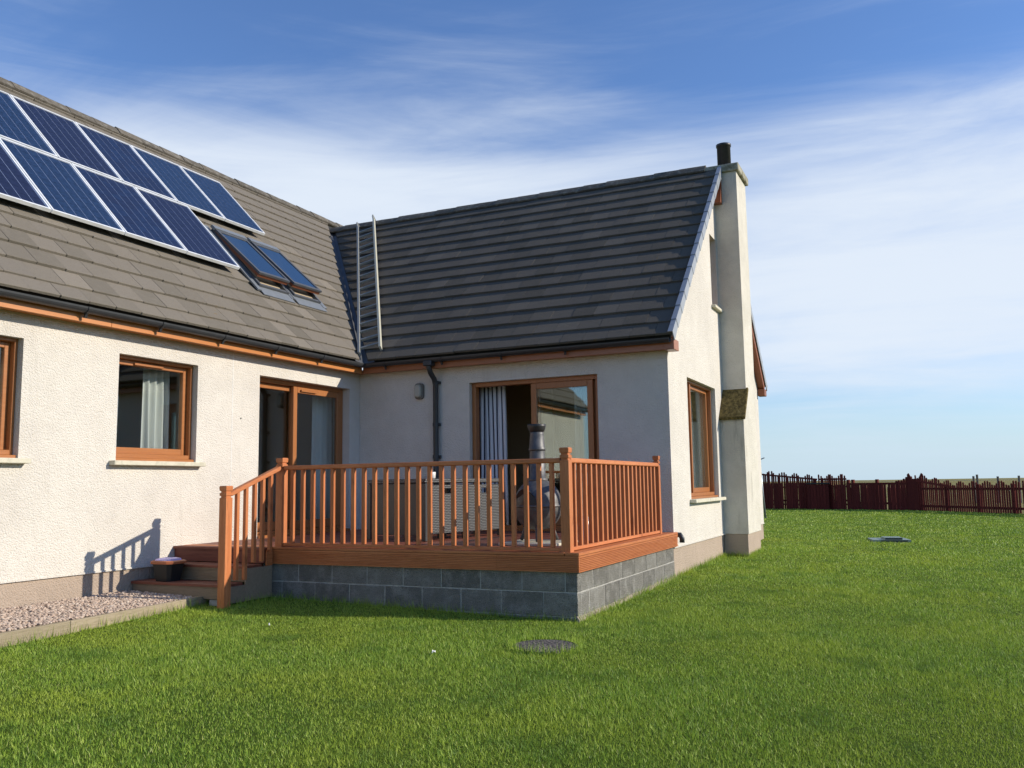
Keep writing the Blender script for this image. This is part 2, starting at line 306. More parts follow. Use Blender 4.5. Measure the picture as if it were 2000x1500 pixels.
class B:
    """collects shapes in one mesh (world coordinates)"""
    def __init__(s): s.v = []; s.f = []
    def box(s, x0, x1, y0, y1, z0, z1):
        x0, x1 = min(x0, x1), max(x0, x1); y0, y1 = min(y0, y1), max(y0, y1); z0, z1 = min(z0, z1), max(z0, z1)
        n = len(s.v); s.v += [(x0, y0, z0), (x1, y0, z0), (x1, y1, z0), (x0, y1, z0), (x0, y0, z1), (x1, y0, z1), (x1, y1, z1), (x0, y1, z1)]
        s.f += [tuple(n+i for i in q) for q in ((0, 3, 2, 1), (4, 5, 6, 7), (0, 1, 5, 4), (1, 2, 6, 5), (2, 3, 7, 6), (3, 0, 4, 7))]; return s
    def loft(s, rings, cap=True):
        n = len(s.v); m_ = len(rings[0])
        for r in rings: s.v += [tuple(p) for p in r]
        for i in range(len(rings)-1):
            for j in range(m_):
                a = n+i*m_+j; b = n+i*m_+(j+1) % m_; s.f.append((a, b, b+m_, a+m_))
        if cap:
            s.f.append(tuple(n+j for j in range(m_))[::-1]); s.f.append(tuple(n+(len(rings)-1)*m_+j for j in range(m_)))
        return s
    def tube(s, pts, r, seg=10, cap=True):
        pts = [Vector(p) for p in pts]; rings = []; rs = r if isinstance(r, (list, tuple)) else [r]*len(pts)
        pu = None
        for i, p in enumerate(pts):
            t = (pts[min(i+1, len(pts)-1)]-pts[max(i-1, 0)]).normalized()
            u = (pu - t*pu.dot(t)) if pu else (Vector((0, 0, 1)).cross(t) if abs(t.z) < .9 else Vector((1, 0, 0)).cross(t))
            u.normalize(); pu = u; w = t.cross(u)
            rings.append([p+rs[i]*(math.cos(2*math.pi*q/seg)*u+math.sin(2*math.pi*q/seg)*w) for q in range(seg)])
        return s.loft(rings, cap)
    def lathe(s, prof, cx, cy, seg=28, cap=True):
        return s.loft([[(cx+r*math.cos(2*math.pi*q/seg), cy+r*math.sin(2*math.pi*q/seg), z) for q in range(seg)] for r, z in prof], cap)
    def bar(s, p, q, w, h, upv=(0, 0, 1)):
        p, q = Vector(p), Vector(q); t = (q-p).normalized(); sd = t.cross(Vector(upv)).normalized(); u2 = sd.cross(t)
        o = [sd*w/2+u2*h/2, -sd*w/2+u2*h/2, -sd*w/2-u2*h/2, sd*w/2-u2*h/2]
        return s.loft([[p+x for x in o], [q+x for x in o]])
    def obj(s, name, mat, parent=None, smooth=False, bevel=0., label=None):
        me = pydata(name, s.v, s.f, mat, smooth)
        bm = bmesh.new(); bm.from_mesh(me)
        if bevel: bmesh.ops.bevel(bm, geom=list(bm.edges), offset=bevel, segments=1, affect='EDGES', profile=.5)
        bmesh.ops.recalc_face_normals(bm, faces=bm.faces); bm.to_mesh(me); bm.free()
        # origin at the shape's centre
        co = np.array([v.co for v in me.vertices]); c = Vector((co.min(0)+co.max(0))/2)
        me.transform(Matrix.Translation(-c)); o = bpy.data.objects.new(name, me)
        link(o, parent, Matrix.Translation(c))
        if label: o['label'] = label
        return o
def box(name, mat, parent, x0, x1, y0, y1, z0, z1, bevel=0.): return B().box(x0, x1, y0, y1, z0, z1).obj(name, mat, parent, bevel=bevel)
def inst(name, me, parent, world):
    o = bpy.data.objects.new(name, me); return link(o, parent, world)
def centred_box_mesh(name, mat, sx, sy, sz, bevel=0.):
    b = B().box(-sx/2, sx/2, -sy/2, sy/2, -sz/2, sz/2); me = pydata(name, b.v, b.f, mat)
    if bevel:
        bm = bmesh.new(); bm.from_mesh(me); bmesh.ops.bevel(bm, geom=list(bm.edges), offset=bevel, segments=1, affect='EDGES'); bm.to_mesh(me); bm.free()
    return me

# ------------------------------------------------------------------ ground
def g(u, v):
    u = np.asarray(u, float); v = np.asarray(v, float)
    a = .0135*np.clip(u, -14, 6); k_ = np.where(u < 6, 1., np.clip(1-(u-6)/8, 0, 1))
    return .047 + a + .024*(np.clip(v, -12, 0)+4.95)*k_
gx = np.unique(np.concatenate([np.arange(-30, 46, 1.), np.array([-2500, -1200, -500, -200, -100, -60, -45, 55, 70, 90, 130, 200, 350, 600, 1000, 1800, 3000.])]))
gy = np.unique(np.concatenate([np.arange(-40, 31, 1.), np.array([-3000, -1500, -700, -300, -150, -90, -60, 45, 70, 110, 200, 400, 900, 1800, 3000.])]))
X, Y = np.meshgrid(gx, gy, indexing='ij'); Z = g(X, Y)
vv = np.stack([X, Y, Z], -1).reshape(-1, 3); ny = len(gy)
ff = [(i*ny+j, (i+1)*ny+j, (i+1)*ny+j+1, i*ny+j+1) for i in range(len(gx)-1) for j in range(ny-1)]
go = bpy.data.objects.new('ground', pydata('ground', vv, ff, 'lawn', True)); link(go); tag(go, kind='structure')

# ------------------------------------------------------------------ house
LC = 4.954; WW = 7.04
ZA0 = 3.24; SA = (7.05-ZA0)/(3.4556+.27); ZB0 = 3.24; SB = (6.77-ZB0)/(3.519+.27)
VR = 3.4556; UR = 3.519; AU0 = -9.5; AU1 = 7.04; VB = 2*VR
H = thing('house', 'white roughcast bungalow with grey tiled roofs and a gabled wing', 'house', (0, 0, 0))

def wall_slices(name, mat, parent, fmap, a0, a1, zlo, top, holes, thk, extra=()):
    """wall with real openings: columns between break points, sloping tops allowed; fmap(a, depth, z) -> world"""
    br = sorted(set([a0, a1, *extra] + [x for h in holes for x in h[:2]])); b = B()
    def prism(a, c, z0, za, zc):
        b.loft([[fmap(a, 0, z0), fmap(c, 0, z0), fmap(c, 0, zc), fmap(a, 0, za)], [fmap(a, thk, z0), fmap(c, thk, z0), fmap(c, thk, zc), fmap(a, thk, za)]])
    for a, c in zip(br[:-1], br[1:]):
        hs = sorted([h for h in holes if h[0] <= a+1e-6 and h[1] >= c-1e-6], key=lambda h: h[2]); z = zlo
        for h in hs: prism(a, c, z, h[2], h[2]); z = h[3]
        prism(a, c, z, top(a), top(c))
    me = pydata(name, b.v, b.f, mat); bm = bmesh.new(); bm.from_mesh(me)
    bmesh.ops.remove_doubles(bm, verts=bm.verts, dist=1e-4)
    # drop the inner partitions between neighbouring prisms
    seen = {}
    for f_ in bm.faces: seen.setdefault(tuple(sorted(v.index for v in f_.verts)), []).append(f_)
    bmesh.ops.delete(bm, geom=[f_ for l in seen.values() if len(l) > 1 for f_ in l], context='FACES_ONLY')
    bmesh.ops.recalc_face_normals(bm, faces=bm.faces); bm.to_mesh(me); bm.free()
    return inst(name, me, parent, Matrix.Identity(4))
fA = lambda a, d, z: (a, d, z)
fB = lambda a, d, z: (d, a, z)
fC = lambda a, d, z: (a, -LC+d, z)
HEAD = 2.80
WINA = (-4.565, -3.40, 1.615, HEAD); WINA2 = (-6.87, -5.707, 1.615, HEAD); DOORA = (-2.295, -.265, .66, HEAD)
DOORB = (-3.955, -1.95, .66, HEAD); WINC = (1.03, 2.90, 1.045, HEAD); WINC2 = (2.96, 3.44, 4.205, 5.42)
ZT = 3.12; ZPL = .444; TH = .30
wall_slices('wall', 'harling', H, fA, AU0, .001, ZPL, lambda a: ZT, [WINA, WINA2, DOORA], TH)
wall_slices('wall', 'harling', H, fB, -LC+TH, -.001, ZPL, lambda a: ZT, [DOORB], TH)
gt = lambda u: min(ZB0+SB*(u+.27), ZB0+SB*(2*UR-u+.27))-.10
wall_slices('gable_wall', 'harling', H, fC, 0., WW, ZPL, gt, [WINC, WINC2], TH, (UR,))
wall_slices('wall', 'harling', H, lambda a, d, z: (WW-d, a, z), -LC+TH, VB, ZPL, lambda a: ZT, [(-3.6, -1.6, 1.3, 2.8)], TH)
wall_slices('wall', 'harling', H, lambda a, d, z: (a, VB-d, z), AU0, WW-.002, ZPL, lambda a: ZT, [(-6, -4.6, 1.6, 2.8), (-3, -1.8, 1.6, 2.8)], TH)
ga = lambda v: min(ZA0+SA*(v+.27), ZA0+SA*(2*VR-v+.27))-.10
wall_slices('gable_wall', 'harling', H, lambda a, d, z: (AU0-.002-d, a, z), 0, VB, ZPL, ga, [], .3, (VR,))
# plinth, proud of nothing: set 12 mm behind the roughcast
def plinth(x0, x1, y0, y1): box('plinth', 'plinth_render', H, x0, x1, y0, y1, -.35, ZPL-.002)
plinth(AU0, -.002, .012, .28); plinth(.012, .28, -LC+.29, .0); plinth(.012, WW-.012, -LC+.012, -LC+.286); plinth(WW-.28, WW-.014, -LC+.29, VB)
# drip bead under the roughcast
b = B(); b.box(AU0, -.01, -.012, .012, ZPL-.012, ZPL+.006); b.obj('bell_cast', 'harling', H)
b = B(); b.box(-.012, WW, -LC-.012, -LC+.012, ZPL-.012, ZPL+.006); b.obj('bell_cast', 'harling', H)
box('movement_joint', 'white', H, -2.805, -2.795, -.0022, .001, ZPL+.01, 3.03)
b = B(); b.tube([(-2.644, .0, 2.197), (-2.644, -.006, 2.195)], .012, 8); b.obj('wall_plug', 'lampbody', H)
# inner skin, floors and ceilings
box('floor', 'inside_floor', H, AU0, WW-.3, .3, VB-.3, .50, .62); box('floor', 'inside_floor', H, .3, WW-.3, -LC+.3, .299, .50, .62)
box('ceiling', 'inside', H, AU0, WW-.3, .301, VB-.3, 3.02, 3.1); box('ceiling', 'inside', H, .301, WW-.3, -LC+.301, .3, 3.02, 3.1)
for x in (-7.3, -2.95, .35): box('partition', 'inside', H, x, x+.1, .31, VB-.31, .62, 3.02)
box('partition', 'inside', H, AU0+.1, .34, 3.9, 4.0, .62, 3.02)
box('partition', 'inside', H, 2.6, 2.7, -2.2, .30, .62, 3.02)

# ---- windows
def frame_boxes(b, f, a0, a1, d0, d1, z0, z1, t, tb=None):
    tb = tb or t
    def bx(x0, x1, zz0, zz1):
        p, q = f(x0, d0, zz0), f(x1, d1, zz1); b.box(p[0], q[0], p[1], q[1], p[2], q[2])
    bx(a0, a0+t, z0, z1); bx(a1-t, a1, z0, z1); bx(a0+t, a1-t, z0, z0+tb); bx(a0+t, a1-t, z1-t, z1)
def fbox(name, mat, par, f, a0, a1, d0, d1, z0, z1, bevel=0.):
    p, q = f(a0, d0, z0), f(a1, d1, z1); return box(name, mat, par, p[0], q[0], p[1], q[1], p[2], q[2], bevel)
def pane(par, f, a0, a1, d, z0, z1):
    return fbox('pane', 'glass', par, f, a0, a1, d, d+.006, z0, z1)
def window(f, op, mat, label=None, mull=None, vent=True, sill=(.09, .095), dfr=.07, wsill=True):
    a0, a1, z0, z1 = op
    w = bpy.data.objects.new('window', None); w.empty_display_size = .1
    link(w, H, Matrix.Translation(f((a0+a1)/2, .1, z0)))
    if label: w['label'] = label
    b = B(); frame_boxes(b, f, a0+.001, a1-.001, dfr, dfr+.13, z0+.035, z1-.001, .034, .05); b.obj('frame', mat, w, bevel=.004)
    if wsill: fbox('timber_sill', mat, w, f, a0+.002, a1-.002, dfr-.055, dfr+.125, z0+.001, z0+.034, .004)
    cells = [(a0+.035, a1-.035)] if mull is None else [(a0+.035, mull-.03), (mull+.03, a1-.035)]
    if mull is not None: fbox('mullion', mat, w, f, mull-.03, mull+.03, dfr+.03, dfr+.125, z0+.086, z1-.036)
    for i, (p, q) in enumerate(cells):
        b = B(); frame_boxes(b, f, p+.001, q-.001, dfr+.065, dfr+.125, z0+.086, z1-.036, .058, .072); b.obj('sash', mat, w, bevel=.005)
        pane(w, f, p+.055, q-.055, dfr+.09, z0+.15, z1-.09)
    if vent:
        mid = (a0+a1)/2; fbox('trickle_vent', mat, w, f, mid-.26, mid+.16, dfr+.04, dfr+.0645, z1-.085, z1-.06, .003)
    if sill: fbox('sill', 'sill', w, f, a0-sill[0], a1+sill[0]*.85, -sill[1], .10, z0-.05, z0+.0005, .006)
    return w
window(fA, WINA, 'win_x', 'brown framed window between the eaves and the deck steps', dfr=.08)
window(fA, WINA2, 'win_x', dfr=.08)
window(fC, WINC, 'win_z', 'tall brown framed window in the gable beside the chimney', mull=1.60, vent=False)
window(fC, WINC2, 'win_z', vent=False, wsill=False, sill=(.05, .07), dfr=.14)
window(lambda a, d, z: (WW-d, a, z), (-3.6, -1.6, 1.3, 2.8), 'win_z', mull=-2.6, vent=False)
for x in ((-6, -4.6, 1.6, 2.8), (-3, -1.8, 1.6, 2.8)): window(lambda a, d, z: (a, VB-d, z), x, 'win_x', vent=False)

def patio(f, op, split, mat, label, dfr=.085, slid=False):
    a0, a1, z0, z1 = op
    w = bpy.data.objects.new('patio_door', None); w.empty_display_size = .1; link(w, H, Matrix.Translation(f((a0+a1)/2, .1, z0))); w['label'] = label
    b = B(); frame_boxes(b, f, a0+.001, a1-.001, dfr, dfr+.12, z0+.001, z1-.001, .06, .05); b.obj('frame', mat, w, bevel=.004)
    for i, (p, q, d) in enumerate(((a0+.062, split+.045, dfr+.062), (split-.045, a1-.062, dfr-.004))):
        if slid and i: p, q = a0+.10, split+.045+.03
        b = B(); frame_boxes(b, f, p, q, d, d+.05, z0+.054, z1-.064, .085 if i else .07, .12); b.obj('sash', mat, w, bevel=.005)
        pane(w, f, p+.066, q-.066, d+.022, z0+.172, z1-.132)
    fbox('threshold', 'win_x', w, f, a0+.005, a1-.005, -.03, dfr-.005, z0-.03, z0+.012, .003)
    return w
dA = patio(fA, DOORA, -1.40, 'win_z', 'sliding patio door with half sunlit brown frame beside the inner corner', dfr=.125)
dB = patio(lambda a, d, z: (d, a, z), DOORB, -2.985, 'win_z', 'sliding patio door slid open behind the striped curtain', slid=True)
fbox('trickle_vent', 'win_x', dA, fA, -1.3, -.95, .095, .118, HEAD-.128, HEAD-.098, .003)
fbox('door_handle', 'black', dB, fB, -3.035, -3.005, .05, .078, 1.55, 1.75, .004)

# ---- curtains (hang inside)
def curtain(label, f, a0, a1, d, z0, z1, mat, folds, amp=.035, taper=0.):
    n = folds*8; v = []; fc = []
    for i in range(n+1):
        t = i/n
        for j, z in enumerate((z0, z0+(z1-z0)*.3, z0+(z1-z0)*.7, z1)):
            tp = 1-taper*(1-j/3)
            a = a0+(a1-a0)*(t*tp) + .008*math.sin(9*t+j); dd = d+amp*math.sin(t*folds*2*math.pi)+.012*math.sin(t*23+j*1.3)
            v.append(f(a, dd, z))
    for i in range(n):
        for j in range(3): fc.append((i*4+j, (i+1)*4+j, (i+1)*4+j+1, i*4+j+1))
    me = pydata('curtain', v, fc, mat, True); at = me.attributes.new('fold_u', 'FLOAT', 'POINT')
    at.data.foreach_set('value', [(i//4)/n for i in range(len(v))])
    o = bpy.data.objects.new('curtain', me); link(o)
    s = o.modifiers.new('thickness', 'SOLIDIFY'); s.thickness = .004
    tag(o, label, 'curtain', 'curtains hung inside the windows'); return o
curtain('white curtain behind the small square window over the gravel bed', fA, -3.87, -3.47, .40, 1.3, 2.86, 'curtain', 4)
curtain('white curtain at the window farthest along the wall from the deck', fA, -6.1, -5.5, .40, 1.3, 2.86, 'curtain', 4)
curtain('white curtain behind the patio door by the inner corner', fA, -.66, -.2, .40, .66, 2.9, 'curtain', 4)
curtain('white curtain with thin dark stripes inside the patio door by the downpipe', fB, -1.92, -2.36, .37, .68, 2.9, 'curtain_stripe', 6, .03, -.10)
curtain('pale curtain inside the patio door behind the chiminea flue', fB, -3.46, -3.64, .40, .68, 2.9, 'curtain', 4)
curtain('pale curtain at the deck side of the tall gable window', fC, 1.08, 1.5, .40, .8, 2.9, 'curtain', 4)
curtain('pale curtain at the chimney side of the tall gable window', fC, 2.2, 2.85, .40, .8, 2.9, 'curtain', 5)

# ---- roofs
nA = Vector((0, -SA, 1)).normalized(); eA = Vector((0, 1, SA)).normalized(); oA = Vector((0, -.27, ZA0))
nB = Vector((-SB, 0, 1)).normalized(); eB = Vector((1, 0, SB)).normalized(); oB = Vector((-.27, 0, ZB0))
LA = (VR+.27)*math.hypot(1, SA); LB = (UR+.27)*math.hypot(1, SB)
PA = lambda u, s, h=0.: oA+Vector((u, 0, 0))+eA*s+nA*h
PB = lambda v, s, h=0.: oB+Vector((0, v, 0))+eB*s+nB*h
def slab(name, P, a0, a1, s0, s1, h0, h1, mat, parent):
    b = B(); b.loft([[P(a0, s0, h0), P(a1, s0, h0), P(a1, s0, h1), P(a0, s0, h1)], [P(a0, s1, h0), P(a1, s1, h0), P(a1, s1, h1), P(a0, s1, h1)]]); return b.obj(name, mat, parent)
PA2 = lambda u, s, h=0.: Vector((u, 2*VR-PA(u, s, h).y, PA(u, s, h).z))
PB2 = lambda v, s, h=0.: Vector((2*UR-PB(v, s, h).x, v, PB(v, s, h).z))
roofA = slab('main_roof', PA, AU0-.1, AU1+.1, .03, LA-.03, -.13, -.045, 'underlay', H); roofA['label'] = 'sunlit grey brown tiled main roof carrying the solar panels'
roofB = slab('wing_roof', PB, -5.05, 3.2, .03, LB-.03, -.13, -.045, 'underlay', H); roofB['label'] = 'dark tiled roof of the gabled wing'
slab('roof_slope', PA2, AU0-.1, AU1+.1, .0, LA, -.13, -.005, 'tile', H); slab('roof_slope', PB2, -5.06, 3.0, .0, LB, -.13, -.005, 'tile', H)

def tile_mesh(w, L, mat, t=.036):
    b = B(); b.box(-w/2+.002, w/2-.002, 0, L, 0, t); me = pydata('roof_tile', b.v, b.f, mat)
    bm = bmesh.new(); bm.from_mesh(me); bmesh.ops.bevel(bm, geom=[e for e in bm.edges if e.verts[0].co.y < .01 and e.verts[1].co.y < .01], offset=.005, segments=1, affect='EDGES')
    bmesh.ops.recalc_face_normals(bm, faces=bm.faces); bm.to_mesh(me); bm.free(); return me
def lay(roof, origin_dir, ax, e, n, P, a_min, a_max, Ls, gauge, w, s_first, keep, bis, mat):
    L = gauge+.075; me = tile_mesh(w, L, mat); tilt = .039/L
    rows = int((Ls-s_first)/gauge)+1; items = []
    for i in range(-1, rows):
        s = s_first+i*gauge
        if s < -.02: s = -.01
        if i >= 0 and s <= 0: continue
        off = (i % 2)*w*.5; k0 = int(math.floor((a_min-off)/w)); k1 = int(math.ceil((a_max-off)/w))
        for q in range(k0, k1+1):
            a = off+(q+.5)*w
            if a-w/2 < a_min-.01 or a+w/2 > a_max+.01: 
                if not (a+w/2 > a_min+.06 and a-w/2 < a_max-.06): continue
            Lx = min(L, Ls-s+.0)
            if Lx < .1: continue
            cor = [P(a+dx, s+ds) for dx in (-w/2, w/2) for ds in (0, Lx)]
            kk = [keep(c) for c in cor]
            if not any(k_ > 0 for k_ in kk): continue
            clip = (not all(k_ > 0 for k_ in kk)) or Lx < L-1e-4 or a-w/2 < a_min or a+w/2 > a_max
            items.append((P(a, s), a, s, Lx, clip, kk))
    def dist(p):
        d = (p-CAMP); f_ = d.dot(fw)
        x = d.dot(rt2)/f_; return d.length+(40 if abs(x) > .60 else 0)
    items.sort(key=lambda t: dist(t[0])); rest_v = []; rest_f = []
    for idx, (p, a, s, Lx, clip, kk) in enumerate(items):
        ex, ey, ez = ax, e, n
        jit = random.uniform(-.004, .004); rz = random.uniform(-.005, .005)
        R_ = Matrix((ex, ey, ez)).transposed().to_4x4()
        base = P(a+random.uniform(-.001, .001), s+random.uniform(-.005, .005), -.032+random.uniform(0, .004))
        Mw = Matrix.Translation(base) @ R_ @ Matrix.Rotation(-tilt+jit*.6, 4, 'X') @ Matrix.Rotation(rz, 4, 'Z')
        mesh = me
        if clip:
            bm = bmesh.new(); bm.from_mesh(me); bm.transform(Mw)
            def cut(pt, no):
                r_ = bmesh.ops.bisect_plane(bm, geom=list(bm.verts)+list(bm.edges)+list(bm.faces), plane_co=pt, plane_no=no, clear_outer=True)
                ed = [x for x in r_['geom_cut'] if isinstance(x, bmesh.types.BMEdge)]
                if ed: bmesh.ops.contextual_create(bm, geom=ed)
            if not all(k_ > 0 for k_ in kk): cut(*bis)
            if Lx < L-1e-4: cut(P(a, Ls), ey)
            sg = 1 if (P(1, 0)-P(0, 0)).dot(ex) > 0 else -1
            if a-w/2 < a_min: cut(P(a_min, s), -ex*sg)
            if a+w/2 > a_max: cut(P(a_max, s), ex*sg)
            if len(bm.faces) < 4: bm.free(); continue
            bm.transform(Mw.inverted()); mesh = me.copy(); bm.to_mesh(mesh); bm.free()
        if idx < 300: inst('roof_tile', mesh, roof, Mw)
        else:
            n0 = len(rest_v); rest_v += [Mw @ v.co for v in mesh.vertices]; rest_f += [tuple(n0+i for i in q.vertices) for q in mesh.polygons]
    if rest_v:
        o = inst('far_roof_tiles', pydata('far_roof_tiles', rest_v, rest_f, mat), roof, Matrix.Identity(4)); tag(o, kind='stuff')
fv = lambda p: SA*(p.y+.27)-SB*(p.x+.27)
nv = Vector((-SB, SA, 0)).normalized(); vl = math.hypot(SA, SB)
def vpt(d): return Vector((-.27, -.27, ZA0))+nv*d
lay(roofA, None, Vector((1, 0, 0)), eA, nA, PA, AU0-.1, 4.6, LA-.02, .3075, .335, .225, lambda p: fv(p)/vl-.085, (vpt(.085), -nv), 'tile')
lay(roofB, None, Vector((0, -1, 0)), eB, nB, PB, -5.085, 3.4, LB-.02, .346, .335, .285, lambda p: -fv(p)/vl-.05, (vpt(-.05), nv), 'tile_shaded')
# valley gutter: a folded sheet lying in both slopes
b = B(); T0 = Vector((-.33, -.33*SB/SA, 0)); ra = []
def valley_pt(t, side, w_):
    u = -.27+t; v = -.27+t*SB/SA
    p = Vector((u, v, ZA0+SB*t))
    if side > 0: q = Vector((u-w_, v, ZA0+SB*t)); return q+nA*(-.03)
    if side < 0: q = Vector((u, v-w_, ZA0+SB*t)); return q+nB*(-.03)
    return p-Vector((0, 0, .045))
rows_ = [[valley_pt(t, 1, .2), valley_pt(t, 0, 0), valley_pt(t, -1, .17)] for t in (-.03, 1., 2., 3., 3.6)]
vs = [p for r_ in rows_ for p in r_]; fs = [(3*i+j, 3*i+j+1, 3*i+j+4, 3*i+j+3) for i in range(4) for j in range(2)]
vo = inst('valley_gutter', pydata('valley_gutter', vs, fs, 'lead'), roofA, Matrix.Identity(4)); sm = vo.modifiers.new('t', 'SOLIDIFY'); sm.thickness = .006
# ridge tiles
def ridge(roof, p0, p1, L, rise, half, sl):
    p0, p1 = Vector(p0), Vector(p1); d = (p1-p0); n = int(d.length/L); d.normalize(); sd = Vector((0, 0, 1)).cross(d)
    prof = []
    for t in (-1, -.62, -.3, 0, .3, .62, 1): prof.append((half*t, rise*(1-abs(t)**1.35)-0.0-abs(t)*0.0))
    pr2 = [(x*.86, y-.022) for x, y in reversed(prof)]
    ring = [(x, y) for x, y in prof+pr2]
    b = B(); b.loft([[(x*1.03, 0., y+.008) for x, y in ring], [(x, L+.03, y) for x, y in ring]])
    me = pydata('ridge_tile', b.v, b.f, 'ridge'); bm = bmesh.new(); bm.from_mesh(me); bmesh.ops.recalc_face_normals(bm, faces=bm.faces); bm.to_mesh(me); bm.free()
    R_ = Matrix((-sd, d, Vector((0, 0, 1)))).transposed().to_4x4()
    for i in range(n):
        inst('ridge_tile', me, roof, Matrix.Translation(p0+d*(i*L)+Vector((0, 0, random.uniform(-.006, .006)))) @ R_ @ Matrix.Rotation(random.uniform(-.012, .012), 4, 'Z'))
zRA = PA(0, LA).z; zRB = PB(0, LB).z
ridge(roofA, (AU0, VR, zRA-.09), (4.9, VR, zRA-.09), .45, .135, .13, SA)
ridge(roofB, (UR, 3.3, zRB-.09), (UR, -5.05, zRB-.09), .45, .13, .13, SB)
# verge caps on the gable
ng = int(LB/.346)+1
b = B()
for sgn in (1, -1):
    for i in range(ng):
        s0 = max(-.01, .285-.346+i*.346); s1 = min(LB, .285+i*.346+.02)
        if s1-s0 < .05: continue
        P = PB if sgn > 0 else PB2
        b = B(); hh = .028
        b.loft([[P(-5.115, s0, hh), P(-5.045, s0, hh), P(-5.045, s0, hh-.014), P(-5.098, s0, hh-.014), P(-5.098, s0, -.12), P(-5.115, s0, -.12)],
                [P(-5.110, s1, hh-.012), P(-5.045, s1, hh-.012), P(-5.045, s1, hh-.024), P(-5.095, s1, hh-.024), P(-5.095, s1, -.11), P(-5.110, s1, -.11)]])
        b.obj('verge_cap', 'verge', roofB)
# barge soffit boards under the verge, and box ends
for P, lo_ in ((PB, -.165), (PB2, -.235)):
    b = B(); b.loft([[P(-5.085, .1, lo_), P(-4.96, .1, lo_), P(-4.96, .1, -.135), P(-5.085, .1, -.135)], [P(-5.085, LB-.16, lo_), P(-4.96, LB-.16, lo_), P(-4.96, LB-.06, -.135), P(-5.085, LB-.06, -.135)]])
    b.obj('bargeboard', 'barge', H)
b = B(); b.loft([[(3.33, y_, 6.06), (3.499, y_, 6.06), (3.499, y_, 6.50), (3.45, y_, 6.46)] for y_ in (-5.09, -4.957)]); b.obj('soffit_end', 'barge', H)
b = B(); b.tube([(.13, -LC-.002, .60), (.13, -LC-.05, .60), (.13, -LC-.075, .56), (.13, -LC-.075, .50)], .035, 12); b.obj('overflow_pipe', 'gutter', H, True)
box('box_end', 'fascia_y', H, -.19, .055, -5.10, -4.957, 3.03, 3.17, .004)
box('box_end', 'barge', H, WW-.055, WW+.19, -5.10, -4.957, 3.03, 3.17, .004)
# fascias, soffits, gutters
for x0, x1 in ((AU0, -4.84), (-4.836, -.2)): box('fascia_board', 'fascia_x', H, x0, x1, -.186, -.166, 3.032, 3.185, .002)
box('fascia_board', 'fascia_y', H, -.186, -.166, -4.956, -.19, 3.034, 3.185, .002)
box('soffit', 'fascia_x', H, AU0, -.19, -.165, -.001, 3.046, 3.058); box('soffit', 'fascia_y', H, -.165, -.001, -4.95, -.0, 3.048, 3.060)
def gutter(p0, p1, outw):
    p0, p1, outw = Vector(p0), Vector(p1), Vector(outw); r0, r1 = .060, .056; ring = []
    for q in range(11): a = math.pi*q/10; ring.append((-math.cos(a)*r0, -math.sin(a)*r0))
    for q in range(10, -1, -1): a = math.pi*q/10; ring.append((-math.cos(a)*r1, -math.sin(a)*r1))
    b = B(); b.loft([[p+outw*x+Vector((0, 0, z)) for x, z in ring] for p in (p0, p1)]); o = b.obj('gutter', 'gutter', H)
    d = (p1-p0); n = int(d.length/.98); d.normalize(); rb = .068
    for i in range(n):
        c = p0+d*(.35+i*.98); b = B(); ring2 = [(-math.cos(math.pi*q/10)*rb, -math.sin(math.pi*q/10)*rb) for q in range(11)]+[(-math.cos(math.pi*q/10)*.061, -math.sin(math.pi*q/10)*.061) for q in range(10, -1, -1)]
        b.loft([[c+d*s+outw*x+Vector((0, 0, z)) for x, z in ring2] for s in (0, .045)])
        b.bar(c+d*.022-Vector((0, 0, .066)), c+d*.022-Vector((0, 0, .105))-outw*.02, .03, .02, outw)
        b.obj('gutter_bracket', 'gutter', o)
gutter((AU0, -.250, 3.172), (-.27, -.250, 3.172), (0, -1, 0)); gutter((-.250, -.27, 3.172), (-.250, -5.06, 3.172), (-1, 0, 0))
# downpipe on the wing wall
b = B(); b.tube([(-.25, -1.41, 3.125), (-.25, -1.41, 3.03), (-.20, -1.41, 2.96), (-.10, -1.412, 2.88), (-.062, -1.413, 2.80), (-.062, -1.416, 1.5), (-.062, -1.42, .66)], .040, 14)
dp = b.obj('downpipe', 'gutter', H, True)
for z in (2.83, 2.2, 1.72, .95): 
    b = B(); b.tube([(-.062, -1.414, z-.025), (-.062, -1.414, z+.025)], .047, 14); b.box(-.05, -.001, -1.475, -1.353, z-.02, z+.02); b.obj('pipe_bracket', 'gutter', dp)
box('outlet_box', 'gutter', dp, -.315, -.185, -1.48, -1.34, 3.06, 3.135, .008)

# ---- chimney
ch = bpy.data.objects.new('chimney', None); ch.empty_display_size = .1; link(ch, H, Matrix.Translation((3.9, -5.15, 0))); ch['label'] = 'tall roughcast chimney breast stepped in on one side'
CR = 4.36; CF = -5.345
b = B(); b.box(3.17, CR, CF, -4.956, ZPL, 2.34).box(3.50, CR-.0005, CF+.0005, -4.40, 2.3405, 6.62); b.obj('stack', 'chimney_render', ch)
box('plinth', 'plinth_render', ch, 3.185, CR-.015, CF+.015, -4.95, -.3, ZPL-.002)
b = B(); b.loft([[(3.10, CF-.035, 2.34), (3.13, CF-.035, 2.29), (3.56, CF-.035, 2.82), (3.52, CF-.035, 2.86)], [(3.10, -4.957, 2.34), (3.13, -4.957, 2.29), (3.56, -4.957, 2.82), (3.52, -4.957, 2.86)]]); b.obj('weathering_slab', 'moss', ch, bevel=.008)
b = B(); b.loft([[(3.17, CF, 2.3405), (3.499, CF, 2.3405), (3.499, CF, 2.76)], [(3.17, -4.956, 2.3405), (3.499, -4.956, 2.3405), (3.499, -4.956, 2.76)]]); b.obj('shoulder', 'chimney_render', ch)
box('chimney_cap', 'cap', ch, 3.445, CR+.05, CF-.052, -4.36, 6.622, 6.755, .012)
